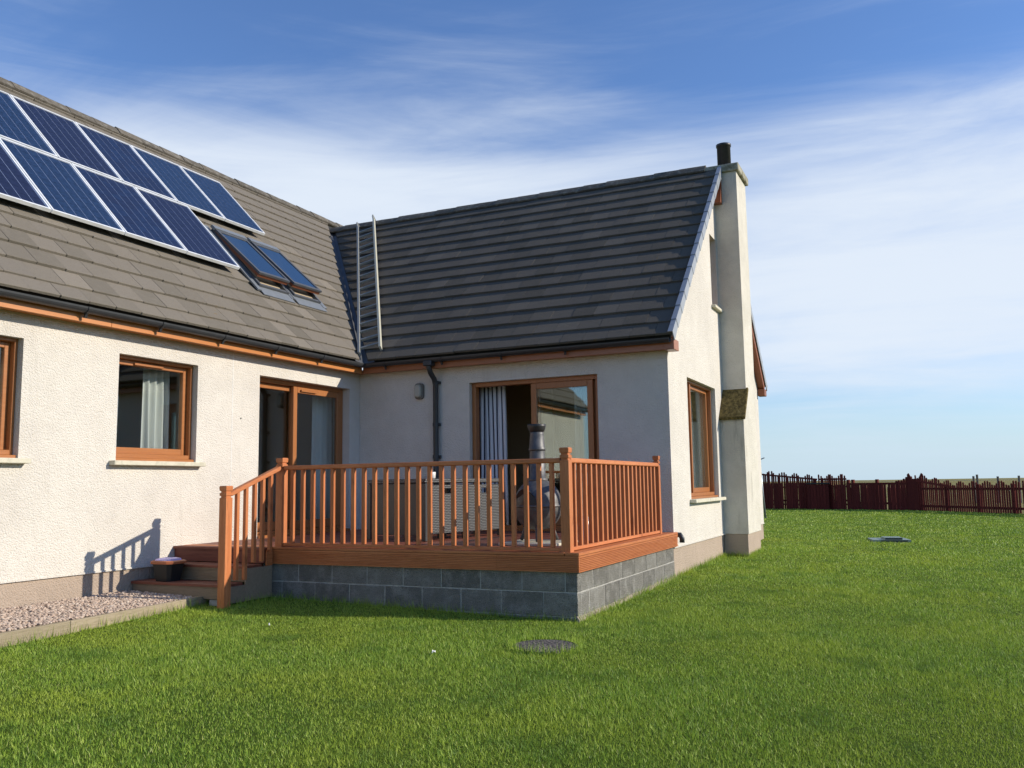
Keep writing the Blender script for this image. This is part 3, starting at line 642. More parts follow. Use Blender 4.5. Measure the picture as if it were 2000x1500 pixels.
b = B(); b.lathe([(.119, 6.75), (.119, 7.24), (.131, 7.245), (.133, 7.285), (.122, 7.29), (.105, 7.288), (.105, 6.9)], 3.93, -5.07, 24); b.obj('flue', 'black', ch, True)
b = B(); b.lathe([(.16, 6.757), (.155, 6.80), (.126, 6.82)], 3.93, -5.07, 24); b.obj('flue_base', 'lead', ch, True)

# ------------------------------------------------------------------ wall lamp
t = thing('wall_lamp', 'weathered oblong bulkhead lamp on the shaded wall by the downpipe', 'lamp', (0, -1.11, 2.72))
def rrect(cx, cz, w, h, r, x, n=5):
    pts = []
    for (sx, sz, a0) in ((1, 1, 0), (-1, 1, 90), (-1, -1, 180), (1, -1, 270)):
        for q in range(n): a = math.radians(a0+90*q/(n-1)); pts.append((x, cx+sx*(w/2-r)+r*math.cos(a), cz+sz*(h/2-r)+r*math.sin(a)))
    return pts
b = B(); b.loft([rrect(-1.11, 2.72, .145, .245, .05, -.001), rrect(-1.11, 2.72, .145, .245, .05, -.045), rrect(-1.11, 2.72, .13, .23, .045, -.052)]); b.obj('body', 'lampbody', t)
b = B(); b.loft([rrect(-1.11, 2.72, .105, .20, .045, -.053), rrect(-1.11, 2.72, .10, .195, .045, -.085), rrect(-1.11, 2.72, .07, .16, .03, -.10)]); b.obj('lens', 'lens', t)

# ------------------------------------------------------------------ solar panels
def panel(u0, u1, s0, s1, label, cm='cell'):
    c = PA((u0+u1)/2, s0, .05); t = thing('solar_panel', label, 'solar panel', c, 0, 'solar panels on the main roof')
    g_ = .008; u0 += g_; u1 -= g_; s0 += g_; s1 -= g_; fwd = .024; h0, h1 = .085, .128
    def pl(a, c_, s, d, hA, hB): return [[PA(a, s, hA), PA(c_, s, hA), PA(c_, s, hB), PA(a, s, hB)], [PA(a, d, hA), PA(c_, d, hA), PA(c_, d, hB), PA(a, d, hB)]]
    b = B(); b.loft(pl(u0, u0+fwd, s0, s1, h0, h1)); b.loft(pl(u1-fwd, u1, s0, s1, h0, h1)); b.loft(pl(u0+fwd, u1-fwd, s0, s0+fwd, h0, h1)); b.loft(pl(u0+fwd, u1-fwd, s1-fwd, s1, h0, h1)); b.obj('frame', 'alu', t)
    b = B(); b.loft(pl(u0+.03, u1-.03, s0+.03, s1-.03, h0+.006, h1-.010)); b.obj('backsheet', 'backsheet', t)
    a0, a1, b0, b1 = u0+fwd+.012, u1-fwd-.012, s0+fwd+.012, s1-fwd-.012; cw, chh = (a1-a0)/6, (b1-b0)/10
    key = (round(cw, 4), round(chh, 4), cm)
    if key not in CELLS: CELLS[key] = centred_box_mesh('cell', cm, cw-.011, chh-.005, .004)
    R_ = Matrix((Vector((1, 0, 0)), eA, nA)).transposed().to_4x4(); tone = random.random()
    for i in range(6):
        for j in range(10): inst('cell', CELLS[key], t, Matrix.Translation(PA(a0+(i+.5)*cw, b0+(j+.5)*chh, h1-.0095)) @ R_)
    # mounting rails
    for q in (.22, .78):
        s_ = s0+(s1-s0)*q; b = B(); b.loft(pl(u0, u1, s_-.02, s_+.02, .035, h0-.001)); b.obj('mounting_rail', 'alu', t)
CELLS = {}
top_e = [-.155, -1.087, -2.08, -3.065, -4.06, -5.055]; bot_e = [-1.91, -2.911, -3.91, -4.92, -5.925]
ordn = ['first', 'second', 'third', 'fourth', 'fifth']
for i in range(5): panel(top_e[i+1], top_e[i], 3.09, 4.60, 'blue solar panel in the row along the ridge, %s from the roof valley' % ordn[i], ('cell_b', 'cell_b', 'cell', 'cell_c', 'cell_b')[i])
for i in range(4): panel(bot_e[i+1], bot_e[i], 1.55, 3.065, 'blue solar panel in the row nearer the gutter, %s from the roof windows' % ordn[i], ('cell_c', 'cell', 'cell_b', 'cell_c')[i])

# ------------------------------------------------------------------ roof windows
def skylight(u0, u1, label):
    s0, s1 = 1.36, 2.72; w = bpy.data.objects.new('roof_window', None); w.empty_display_size = .1; link(w, roofA if False else H, Matrix.Translation(PA((u0+u1)/2, s0, 0))); w['label'] = label
    def bx(b, a, c_, s, d, hA, hB): b.loft([[PA(a, s, hA), PA(c_, s, hA), PA(c_, s, hB), PA(a, s, hB)], [PA(a, d, hA), PA(c_, d, hA), PA(c_, d, hB), PA(a, d, hB)]])
    b = B(); t_ = .045
    bx(b, u0, u0+t_, s0, s1, -.01, .06); bx(b, u1-t_, u1, s0, s1, -.01, .06); bx(b, u0+t_, u1-t_, s0, s0+t_, -.01, .055); bx(b, u0+t_, u1-t_, s1-.10, s1, -.01, .075); b.obj('frame', 'lead', w)
    b = B(); bx(b, u0+t_, u1-t_, s0+t_, s1-.1, .004, .012); b.obj('reveal', 'inside', w)
    b = B(); bx(b, u0-.02, u1+.02, s0-.19, s0-.002, .010, .022); bx(b, u0-.09, u0-.001, s0-.1, s1+.1, .006, .03); bx(b, u1+.001, u1+.09, s0-.1, s1+.1, .006, .03); b.obj('flashing', 'flashing', w)
    # sash opened at its lower end
    hg = s1-.07; ln = 1.17; hi = .155; ca = math.sqrt(ln*ln-(hi-.07)**2)
    def Q(a, q, h): 
        f_ = q/ln; return PA(a, hg-ca*f_, .07+(hi-.07)*f_+h)
    def qx(b, a, c_, q0, q1, hA, hB): b.loft([[Q(a, q0, hA), Q(c_, q0, hA), Q(c_, q0, hB), Q(a, q0, hB)], [Q(a, q1, hA), Q(c_, q1, hA), Q(c_, q1, hB), Q(a, q1, hB)]])
    a0, a1 = u0-.01, u1+.01
    b = B(); qx(b, a0, a0+.05, 0, ln, 0, .032); qx(b, a1-.05, a1, 0, ln, 0, .032); qx(b, a0+.05, a1-.05, 0, .06, 0, .032); qx(b, a0+.05, a1-.05, ln-.06, ln, 0, .032); b.obj('sash_cover', 'lead', w)
    b = B(); qx(b, a0+.012, a0+.055, 0, ln-.01, -.05, -.001); qx(b, a1-.055, a1-.012, 0, ln-.01, -.05, -.001); qx(b, a0+.055, a1-.055, ln-.065, ln-.01, -.05, -.001); b.obj('sash', 'barge', w)
    b = B(); qx(b, a0+.05, a1-.05, .06, ln-.06, .018, .024); b.obj('pane', 'glass_sky', w)
    b = B(); qx(b, a0-.01, a1+.01, -.10, .0, 0, .045); b.obj('top_cover', 'flashing', w)
glass('glass_sky', (.30, .34, .40), .30)
skylight(-1.60, -.94, 'open roof window tucked beside the lowest solar panel corner'); skylight(-.82, -.155, 'open roof window nearer the roof valley')

# ------------------------------------------------------------------ roof ladder lying by the valley
t = thing('roof_ladder', 'long roof ladder hooked over the wing ridge beside the valley', 'ladder', PB(-.3, .3, .05))
def LR(p, q, h0, h1): return PB(p[0], p[1], h0), PB(q[0], q[1], h1)
r1 = ((-.54, .14), (1.98, 4.98)); r0 = ((-.21, .03), (2.28, 4.80))
ext = lambda r_, k_: (r_[0], (r_[0][0]+(r_[1][0]-r_[0][0])*k_, r_[0][1]+(r_[1][1]-r_[0][1])*k_))
b = B(); a_, c_ = LR(*ext(r1, 1.035), .09, .10); b.bar(a_, c_, .032, .075, nB); b.obj('rail', 'ladder', t, label='pale sunlit rail')
b = B(); a_, c_ = LR(*ext(r0, 1.02), .09, .10); b.bar(a_, c_, .032, .075, nB); b.obj('rail', 'ladder_dull_shade', t)
for i in range(19):
    f_ = (i+.6)/19.5; p = PB(r1[0][0]+(r1[1][0]-r1[0][0])*f_, r1[0][1]+(r1[1][1]-r1[0][1])*f_, .09); q = PB(r0[0][0]+(r0[1][0]-r0[0][0])*f_, r0[0][1]+(r0[1][1]-r0[0][1])*f_, .09)
    b = B(); b.bar(p, q, .035, .035, nB); b.obj('rung', 'ladder_dull_shade', t)
for r_, k_ in ((r1, 1.035), (r0, 1.02)):
    e_ = ext(r_, k_)[1]; p = PB(e_[0], e_[1], .11); dr = (PB(*r_[1])-PB(*r_[0])).normalized()
    b = B(); b.tube([p-dr*.12, p+dr*.02+nB*.05, p+dr*.10+nB*.04, p+dr*.20-Vector((0, 0, .12))+Vector((.1, 0, 0)), p+dr*.24-Vector((0, 0, .3))+Vector((.2, 0, 0))], .016, 8); b.obj('ridge_hook', 'ladder_dull_shade', t)

# ------------------------------------------------------------------ deck
DK = thing('deck', 'raised timber deck with balustrade and steps on a concrete block base', 'deck', (-1.8, -2.5, 0))
DU = -3.535; DV = -4.955; ZD = .640
base = B(); base.box(DU+.004, DU+.10, DV+.10, -1.18, -.3, .50).box(DU+.004, -.02, DV+.004, DV+.0995, -.3, .50)
base = base.obj('base_wall', 'mortar', DK); base['label'] = 'grey concrete block base wall'
BM = {}
def block(x0, x1, y0, y1, z0, z1):
    key = (round(x1-x0, 3), round(y1-y0, 3), round(z1-z0, 3))
    if key not in BM: BM[key] = centred_box_mesh('block', 'block', x1-x0, y1-y0, z1-z0, .004)
    dx = random.uniform(-.003, .002)
    inst('block', BM[key], base, Matrix.Translation(((x0+x1)/2+(dx if x1-x0 < .12 else 0), (y0+y1)/2+(dx if y1-y0 < .12 else 0), (z0+z1)/2)))
zb1 = (.045, .260); zb2 = (.271, .486); zb0 = (-.181, .034)
for (zz, first) in ((zb2, -1.678), (zb1, -1.903), (zb0, -1.678)):
    e_ = -1.20; k_ = 0; js = [first+.45*1]+[first-.45*i for i in range(9)]
    js = [x for x in js if DV+.12 < x < -1.25]; ed = [-1.20]+js+[DV-.0]
    for p, q in zip(ed[:-1], ed[1:]): block(DU, DU+.1, q+.005 if q > DV else q, p-.005, *zz)
for (zz, first) in ((zb2, DU+.44), (zb1, DU+.325), (zb0, DU+.44)):
    js = [first+.45*i for i in range(9)]; js = [x for x in js if x < -.1]; ed = [DU+.10]+js+[-.02]
    for p, q in zip(ed[:-1], ed[1:]): block(p+.008, q-.005, DV, DV+.1, *zz)
b = B(); rr = np.random.default_rng(8); pts_ = np.linspace(DU-.03, -.03, 26)
b.loft([[(x_, DV-.012-rr.uniform(0, .035), float(g(x_, DV))-.05), (x_, DV-.010-rr.uniform(0, .012), float(g(x_, DV))+.022+rr.uniform(-.008, .018)), (x_, DV+.003, float(g(x_, DV))+.05+rr.uniform(-.008, .01)), (x_, DV+.003, -.05)] for x_ in pts_]); b.obj('footing', 'footing', DK)
# deck boards run along the front
pitch = .1495; x = DU-.035; i = 0; dm = {}
fl = bpy.data.objects.new('deck_floor', None); fl.empty_display_size = .1; link(fl, DK, Matrix.Translation((-1.8, -2.5, ZD)))
while x < -.03:
    x1 = min(x+.144, -.004); y1 = -.004
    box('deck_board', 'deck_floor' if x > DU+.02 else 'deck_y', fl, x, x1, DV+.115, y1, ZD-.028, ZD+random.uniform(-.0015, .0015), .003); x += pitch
box('deck_board', 'deck_x', fl, DU-.035, .07, DV-.035, DV+.110, ZD-.028, ZD+.0005, .003)
# stair landing boards
def grooved(y0, y1, x, z0, z1, th, axis, n):
    """board with real horizontal grooves on its outer face; axis y: face looks to -x, axis x: face looks to -y"""
    prof = [(0, z0)]; dz = (z1-z0-.02)/n
    for q in range(n):
        za = z0+.01+q*dz; prof += [(0, za+dz*.08), (.013, za+dz*.14), (.013, za+dz*.48), (0, za+dz*.54)]
    prof += [(0, z1), (th, z1), (th, z0)]
    b = B()
    if axis == 'y': b.loft([[(x+d, y, z) for d, z in prof] for y in (y0, y1)])
    else: b.loft([[(y, x+d, z) for d, z in prof] for y in (y0, y1)])
    return b
yb = [-1.30, -2.31, -4.12, DV-.032]
for p, q in zip(yb[:-1], yb[1:]): grooved(q+.0008, p-.0008, DU-.034, .458, .609, .028, 'y', 8).obj('fascia_board', 'deck_y', DK)
grooved(DU-.0075, -.02, DV-.034, .458, .609, .028, 'x', 8).obj('fascia_board', 'deck_x', DK)
grooved(-.0195, .075, DV-.034, .458, .609, .028, 'x', 8).obj('fascia_board', 'deck_x', DK)
# joists and inner bearers
for y in (-4.4, -3.6, -2.8, -2., -1.3, -.5): box('joist', 'riser_grey', DK, DU+.11, -.02, y, y+.045, .46, ZD-.03)
# posts, rails, balusters
def post(par, x, y, z0, z1, w=.092, mat='deck_z'):
    h = w/2; e = .011; prof = [(z0, h), (z1-.125, h), (z1-.120, h-e), (z1-.105, h-e), (z1-.100, h), (z1-.075, h), (z1-.070, h-e), (z1-.055, h-e), (z1-.050, h), (z1-.010, h+.003), (z1, h-.004)]
    b = B(); b.loft([[(x-q, y-q, z), (x+q, y-q, z), (x+q, y+q, z), (x-q, y+q, z)] for z, q in prof]); return b.obj('post', mat, par)
def sect(name, label, loc):
    o = bpy.data.objects.new(name, None); o.empty_display_size = .1; link(o, DK, Matrix.Translation(loc)); o['label'] = label; return o
RU = -3.482; RV = -4.842
fr = sect('front_railing', 'long front balustrade of square spindles', (RU, -3, ZD)); sr = sect('side_railing', 'side balustrade meeting the house wall', (-1.8, RV, ZD)); st = sect('stair_railing', 'sloping balustrade beside the steps', (-3.9, -1.385, .5))
post(fr, RU, -1.385, ZD, 1.630); post(fr, RU, RV, ZD, 1.640); post(sr, -.315, RV, ZD, 1.634, .075)
box('handrail', 'deck_y', fr, RU-.036, RU+.034, RV+.047, -1.432, 1.492, 1.540, .008); box('bottom_rail', 'deck_y', fr, RU-.03, RU+.03, RV+.047, -1.432, ZD+.008, ZD+.042, .004)
box('handrail', 'deck_x', sr, RU+.047, -.353, RV-.036, RV+.034, 1.492, 1.540, .008); box('bottom_rail', 'deck_x', sr, RU+.047, -.353, RV-.03, RV+.03, ZD+.008, ZD+.042, .004)
bal = centred_box_mesh('baluster', 'deck_z', .041, .041, 1.4925-ZD-.0425, .003)
zc = (1.4925+ZD+.0425)/2
nb = 24
for i in range(nb): inst('baluster', bal, fr, Matrix.Translation((RU, -1.548-(4.690-1.548)*i/(nb-1)+random.uniform(-.004, .004), zc)) @ Matrix.Rotation(random.uniform(-.03, .03), 4, 'Z'))
for i in range(19): inst('baluster', bal, sr, Matrix.Translation((-3.285+(3.285-.48)*i/18+random.uniform(-.004, .004), RV, zc)) @ Matrix.Rotation(random.uniform(-.03, .03), 4, 'Z'))
SP = (-4.355, -1.385)
post(st, *SP, .0, 1.322)
b = B(); b.bar((SP[0]+.047, -1.385, 1.235), (RU-.047, -1.385, 1.515), .066, .046); b.obj('handrail', 'deck_x', st, bevel=.006)
for u_, z0 in ((-4.19, .34), (-4.06, .33), (-3.925, .50), (-3.795, .50), (-3.668, .61)):
    zt = 1.235+(u_-SP[0]-.047)*(.28/(RU-SP[0]-.094))-.02
    box('baluster', 'deck_z', st, u_-.0205, u_+.0205, -1.406, -1.365, z0, zt, .003)
# steps
sp2 = sect('steps', 'three broad timber steps up to the deck', (-4., -.7, .1))
def boards_end(x0, x1, z, mat='deck_floor'):
    n = max(1, round((x1-x0)/.145)); w = (x1-x0)/n
    for i in range(n):
        # grooved tread board: ridged top and visible ridged end grain
        a, c = x0+i*w, x0+(i+1)*w-.005; prof = [(a, z-.028)]; m_ = 5
        prof = [(c, z-.028), (a, z-.028)]; dw = (c-a)/m_
        for q in range(m_): aa = a+q*dw; prof += [(aa, z-.006), (aa+dw*.15, z), (aa+dw*.7, z), (aa+dw*.85, z-.006)]
        prof += [(c, z-.006)]
        b = B(); b.loft([[(x, y, zz) for x, zz in prof] for y in (-1.345, -.006)]); b.obj('tread', mat, sp2)
boards_end(-3.72, -3.575, ZD); boards_end(-4.02, -3.735, .470); boards_end(-4.31, -4.03, .302)
box('riser', 'riser_red', sp2, -3.70, -3.674, -1.325, -.008, .4715, ZD-.0285, .002)
grooved(-1.325, -.008, -4.0, .304, .4415, .026, 'y', 8).obj('riser', 'riser_grey', sp2)
box('riser', 'riser_grey', sp2, -4.287, -4.261, -1.325, -.008, .145, .2735, .003)
box('side_panel', 'riser_grey', sp2, -3.999, -3.58, -1.352, -1.330, .10, .441, .003); box('side_panel', 'riser_grey', sp2, -4.259, -4.001, -1.352, -1.330, .10, .273, .003); box('side_panel', 'deck_x', sp2, -3.673, -3.575, -1.352, -1.330, .442, .611, .003)
box('bearer', 'riser_grey', sp2, -4.25, -3.6, -.7, -.65, .02, .273); box('bearer', 'mortar', sp2, -4.28, -4.18, -1.30, -1.12, .02, .14)

# ------------------------------------------------------------------ things on the deck
t = thing('tub', 'small black tapered tub with an orange rim on the lowest step', 'tub', (-4.16, -.40, .302))
b = B(); sq = lambda h, z, c=(-4.16, -.40), r=.3: [(c[0]+h*x, c[1]+h*y*1.15, z) for x, y in ((-1, -1+r), (-1+r, -1), (1-r, -1), (1, -1+r), (1, 1-r), (1-r, 1), (-1+r, 1), (-1, 1-r))]
b.loft([sq(.095, .3025), sq(.125, .495), sq(.112, .495), sq(.09, .32)]); b.obj('body', 'tub', t)
b = B(); b.loft([sq(.128, .485), sq(.142, .49), sq(.142, .515), sq(.118, .525), sq(.112, .52), sq(.112, .487)]); b.obj('rim', 'tubrim', t)
b = B(); rr = np.random.default_rng(3)
b.loft([[(x, y, z+rr.uniform(-.006, .006)) for x, y, z in sq(h, z, (-4.15, -.385))] for h, z in ((.10, .497), (.108, .515), (.10, .540), (.06, .548), (.02, .55))]); bo = b.obj('plastic_bag', 'bag', None); tag(bo, 'crumpled lilac white plastic bag stuffed in the black tub', 'bag')

t = thing('chiminea', 'grey metal chiminea with a round bowl and tall flue at the deck corner', 'chiminea', (-2.5, -4.115, ZD))
cx, cy = -2.5, -4.115; z0 = .672
def dome(R, zc, a0, a1, n=9, sq_=1.): return [(R*math.cos(math.radians(a0+(a1-a0)*i/n)), zc+R*sq_*math.sin(math.radians(a0+(a1-a0)*i/n))) for i in range(n+1)]
b = B(); b.lathe([(.06, .80)]+dome(.262, 1.04, -60, -1)+[(.262, 1.045)], cx, cy, 32); b.obj('lower_bowl', 'iron', t, True)
b = B(); b.lathe([(.275, 1.046), (.278, 1.056), (.266, 1.066)]+dome(.264, 1.06, 4, 62, 9, 1.12)+[(.10, 1.335)], cx, cy, 32); b.obj('upper_bowl', 'iron', t, True)
b = B(); b.lathe([(.098, 1.30), (.112, 1.335), (.112, 1.35), (.090, 1.36), (.083, 1.66), (.083, 1.662)], cx, cy, 24); b.obj('flue', 'iron', t, True)
b = B(); b.lathe([(.082, 1.655), (.094, 1.660), (.096, 1.680), (.086, 1.695), (.076, 1.84), (.076, 1.868)], cx, cy, 24); b.obj('upper_flue', 'iron', t, True)
b = B(); b.lathe([(.078, 1.865), (.09, 1.885), (.102, 1.925), (.104, 1.95), (.094, 1.95), (.08, 1.90), (.05, 1.90)], cx, cy, 24); b.obj('rim', 'black', t, True)
# mouth of the fire bowl with its door
for q in (200, 320, 80):
    a = math.radians(q); b = B(); b.tube([(cx+.15*math.cos(a), cy+.15*math.sin(a), .86), (cx+.19*math.cos(a), cy+.19*math.sin(a), .76), (cx+.23*math.cos(a), cy+.23*math.sin(a), z0+.012)], [.032, .026, .020], 8); b.obj('leg', 'iron', t, True)
b = B(); a = math.radians(168); R_ = .268
arc = []
for i in range(13):
    th = a+math.radians(-34+68*i/12); 
    arc.append((th, .05+.12*math.sin(math.pi*i/12)))
b.loft([[(cx+R_*math.cos(th)*1.0, cy+R_*math.sin(th), 1.07+zz) for th, zz in arc]+[(cx+R_*math.cos(th), cy+R_*math.sin(th), 1.068) for th, zz in arc[::-1]],
        [(cx+(R_-.05)*math.cos(th), cy+(R_-.05)*math.sin(th), 1.07+zz) for th, zz in arc]+[(cx+(R_-.05)*math.cos(th), cy+(R_-.05)*math.sin(th), 1.068) for th, zz in arc[::-1]]]); b.obj('fire_door', 'black', t)
so_ = box('hearth_slab', 'sill', None, -2.83, -2.2, -4.46, -3.78, ZD+.0022, .672, .006); tag(so_, 'pale square hearth slab under the chiminea', 'slab')
b = B(); rr = np.random.default_rng(5); rg = []
for z, r_ in ((.642, .07), (.70, .085), (.80, .075), (.88, .06), (.93, .02)): rg.append([(-2.08+(r_+rr.uniform(-.015, .015))*math.cos(q*.52), -4.5+(r_*1.1+rr.uniform(-.015, .015))*math.sin(q*.52), z) for q in range(12)])
b.loft(rg); o = b.obj('foil_bag', 'foil', None); tag(o, 'crumpled silver foil bag on the deck behind the corner post', 'bag')

# rattan cube dining set
ang = math.radians(-14); O_ = Vector((-2.40, -2.62, ZD+.002))
def RX(x, y, z): return O_+Vector((x*math.cos(ang)-y*math.sin(ang), x*math.sin(ang)+y*math.cos(ang), z))
def rthing(name, label, cat, x, y, group=None): return thing(name, label, cat, RX(x, y, 0), ang, group)
def rbox(name, mat, par, x0, x1, y0, y1, z0, z1, bevel=.004):
    me = B().box(x0, x1, y0, y1, z0, z1); me = pydata(name, [(a-(x0+x1)/2, c-(y0+y1)/2, e-(z0+z1)/2) for a, c, e in me.v], me.f, mat)
    if bevel: bm = bmesh.new(); bm.from_mesh(me); bmesh.ops.bevel(bm, geom=list(bm.edges), offset=bevel, segments=1, affect='EDGES'); bm.to_mesh(me); bm.free()
    return inst(name, me, par, Matrix.Translation(RX((x0+x1)/2, (y0+y1)/2, (z0+z1)/2)) @ Matrix.Rotation(ang, 4, 'Z'))
TL, TD, TH_ = 1.46, 1.02, .735
t = rthing('rattan_table', 'black woven rattan table with a dark glass top behind the front balustrade', 'table', TL/2, TD/2)
rbox('apron', 'rattan', t, .012, TL-.012, .012, TD-.012, TH_-.055, TH_-.012); rbox('table_top', 'tableglass', t, .03, TL-.03, .03, TD-.03, TH_-.011, TH_-.003, .002)
for (x0, x1, y0, y1) in ((0, TL, 0, .03), (0, TL, TD-.03, TD), (0, .03, .03, TD-.03), (TL-.03, TL, .03, TD-.03)): rbox('rim', 'rattan', t, x0, x1, y0, y1, TH_-.05, TH_, .004)
for (x, y) in ((0, 0), (TL-.06, 0), (0, TD-.06), (TL-.06, TD-.06)): rbox('leg', 'rtrim', t, x+.001, x+.061, y+.001, y+.061, 0, TH_-.056)
rbox('end_panel', 'rtrim', t, .012, .03, .065, TD-.065, .06, TH_-.058)
def chair(x0, y0, w, dpt, label, hole=True):
    c = rthing('rattan_chair', label, 'chair', x0+w/2, y0+dpt/2, 'rattan chairs tucked under the table')
    zt = TH_-.075
    # woven back with a hand hole
    hx0, hx1, hz0, hz1 = x0+w*.42, x0+w*.62, zt-.11, zt-.045
    for q in ((x0+.02, hx0, .085, zt), (hx1, x0+w-.02, .085, zt), (hx0, hx1, .085, hz0), (hx0, hx1, hz1, zt)): rbox('back_panel', 'rattan', c, q[0], q[1], y0, y0+.035, q[2], q[3], 0)
    for xx in (x0, x0+w-.02): rbox('back_post', 'rtrim', c, xx, xx+.0195, y0-.002, y0+.04, .0, zt)
    for xx in (x0, x0+w-.04): rbox('front_leg', 'rtrim', c, xx, xx+.04, y0+dpt-.04, y0+dpt, 0, .36)
    rbox('seat', 'rattan', c, x0+.001, x0+w-.001, y0+.042, y0+dpt-.001, .361, .42); rbox('cushion', 'rtrim', c, x0+.02, x0+w-.02, y0+.05, y0+dpt-.01, .421, .48, .012)
chair(.075, .004, .62, .44, 'dark woven rattan chair tucked under the table, next to its sunlit corner'); chair(.755, .004, .62, .44, 'dark woven rattan chair tucked under the table, on the chiminea side')
# small pot on the table
b = B(); p = RX(.33, .22, TH_-.001); b.lathe([(.035, p.z), (.05, p.z+.01), (.055, p.z+.08), (.05, p.z+.085), (.045, p.z+.03)], p.x, p.y, 14); o = b.obj('pot', 'white', None, True); tag(o, 'small white pot on the rattan table', 'pot')

# ------------------------------------------------------------------ gravel bed and edging
PV = -1.20
b = B(); b.loft([[(AU0, PV+.02, -.1), (AU0, .011, -.1), (AU0, .011, .165), (AU0, PV+.02, .128)], [(-4.10, -1.0, -.1), (-4.10, .011, -.1), (-4.10, .011, .185), (-4.10, -1.0, .145)]]); o = b.obj('gravel_bed', 'gravel_base', None); tag(o, kind='structure')
ico = bmesh.new(); bmesh.ops.create_icosphere(ico, subdivisions=1, radius=1.); iv = np.array([v.co[:] for v in ico.verts]); ifc = np.array([[v.index for v in f_.verts] for f_ in ico.faces]); ico.free()
ns = 11000; pu = rng.uniform(-7.6, -4.15, ns); pv = rng.uniform(PV+.05, -.01, ns)
t_ = (pu-AU0)/(-4.10-AU0); lo = (PV+.02)*(1-t_)+(-1.0)*t_; ok = (pv > lo+.03) & ~((pu > -4.32) & (pv > -1.36)); pu, pv, lo = pu[ok], pv[ok], lo[ok]; ns = len(pu)
zz = .140+.036*(pv-lo)/(-lo)+.018*t_[ok]
size = rng.uniform(.008, .019, (ns, 1, 1)); sh_ = iv[None]*(1+rng.uniform(-.22, .22, (ns, len(iv), 1)))*size*np.stack([rng.uniform(.8, 1.3, ns), rng.uniform(.8, 1.3, ns), rng.uniform(.5, .8, ns)], -1)[:, None, :]
sh_ = sh_+np.stack([pu, pv, zz+rng.uniform(-.003, .012, ns)], -1)[:, None, :]
me = bpy.data.meshes.new('gravel'); nvv = len(iv); F = (ifc[None]+(np.arange(ns)*nvv)[:, None, None]).reshape(-1)
def fast_mesh(me, V, F, nside):
    me.vertices.add(len(V)); me.vertices.foreach_set('co', V.astype(np.float32).ravel()); me.loops.add(len(F)); me.loops.foreach_set('vertex_index', F.astype(np.int32))
    npoly = len(F)//nside; me.polygons.add(npoly); me.polygons.foreach_set('loop_start', np.arange(0, len(F), nside, dtype=np.int32)); me.polygons.foreach_set('loop_total', np.full(npoly, nside, np.int32)); me.update(calc_edges=True); me.validate()
fast_mesh(me, sh_.reshape(-1, 3), F, 3); me.materials.append(MT['pebble']); o = bpy.data.objects.new('gravel', me); link(o); tag(o, 'pinkish gravel chippings along the wall', 'gravel', kind='stuff')
def edging(p, q, z0, z1, label):
    b = B(); b.bar((*p, (z0[0]+z1[0])/2), (*q, (z0[1]+z1[1])/2), .05, z1[0]-z0[0]); o = b.obj('edging_board', 'sleeper', None, bevel=.004); tag(o, label, 'edging', 'edging boards of the gravel bed')
edging((-5.96, -1.128), (-4.14, -1.0), (-.06, -.05), (.165, .175), 'weathered timber edging board ending at the deck steps')
edging((-9.4, -1.30), (-5.965, -1.130), (-.08, -.06), (.150, .165), 'weathered timber edging board running from the other along the gravel')

# ------------------------------------------------------------------ lawn items
zg = float(g(-4.73, -5.12))
t = thing('manhole_cover', 'round dark pebbled manhole cover set in the lawn', 'manhole', (-4.73, -5.12, zg))
b = B(); b.lathe([(.20, zg-.08), (.268, zg-.08), (.268, zg+.016), (.25, zg+.022), (.248, zg+.014)], -4.73, -5.12, 40, True); b.obj('ring', 'manhole', t)
b = B(); b.lathe([(.242, zg-.05), (.242, zg+.018), (.235, zg+.024), (.10, zg+.026)], -4.73, -5.12, 40); b.obj('lid', 'manhole', t)
zg = float(g(7.5, -7.25))
t = thing('tank_cover', 'flat grey green inspection cover lying in the far lawn', 'cover', (7.5, -7.25, zg), math.radians(12))
def cbox(name, mat, x0, x1, y0, y1, z0, z1):
    me = B().box(x0, x1, y0, y1, z0, z1); me = pydata(name, me.v, me.f, mat); return inst(name, me, t, Matrix.Translation((7.5, -7.25, zg)) @ Matrix.Rotation(math.radians(12), 4, 'Z'))
cbox('frame', 'cover', -.36, .36, -.34, .34, -.05, .045); cbox('lid', 'cover', -.30, .10, -.20, .12, .046, .085); cbox('lid_edge', 'cover_dark', -.3605, -.345, -.28, .20, .0, .040); cbox('lid_lip', 'cover_dark', -.3055, -.3, -.19, .11, .047, .08)
zg = float(g(17.3, -3.3)); t = thing('clothes_pole', 'thin grey metal clothes pole leaning behind the house corner', 'pole', (17.3, -3.33, zg))
b = B(); b.tube([(17.3, -3.33, zg-.1), (17.3, -3.21, 1.92)], .032, 10); b.obj('pole', 'steel', t, True)
b = B(); b.tube([(17.3, -3.205, 1.90), (17.3, -3.22, 1.96), (17.32, -3.30, 2.0), (17.33, -3.38, 2.03)], .018, 8); b.obj('hook', 'steel', t, True)
for (x, y, lab) in ((-5.35, -4.45, 'white scrap of paper lying in the open lawn'), (-4.99, -2.52, 'tiny white scrap in the grass near the steps')):
    z = float(g(x, y)); b = B(); rr = np.random.default_rng(int(-x*100)); q = .022 if x < -5.2 else .009
    b.loft([[(x+q*math.cos(i)+rr.uniform(-.006, .006), y+q*.7*math.sin(i), z+.02+rr.uniform(-.005, .012)) for i in range(6)], [(x+q*.8*math.cos(i), y+q*.5*math.sin(i), z+.034+rr.uniform(-.006, .010)) for i in range(6)]]); o = b.obj('paper_scrap', 'white', None); tag(o, lab, 'litter')

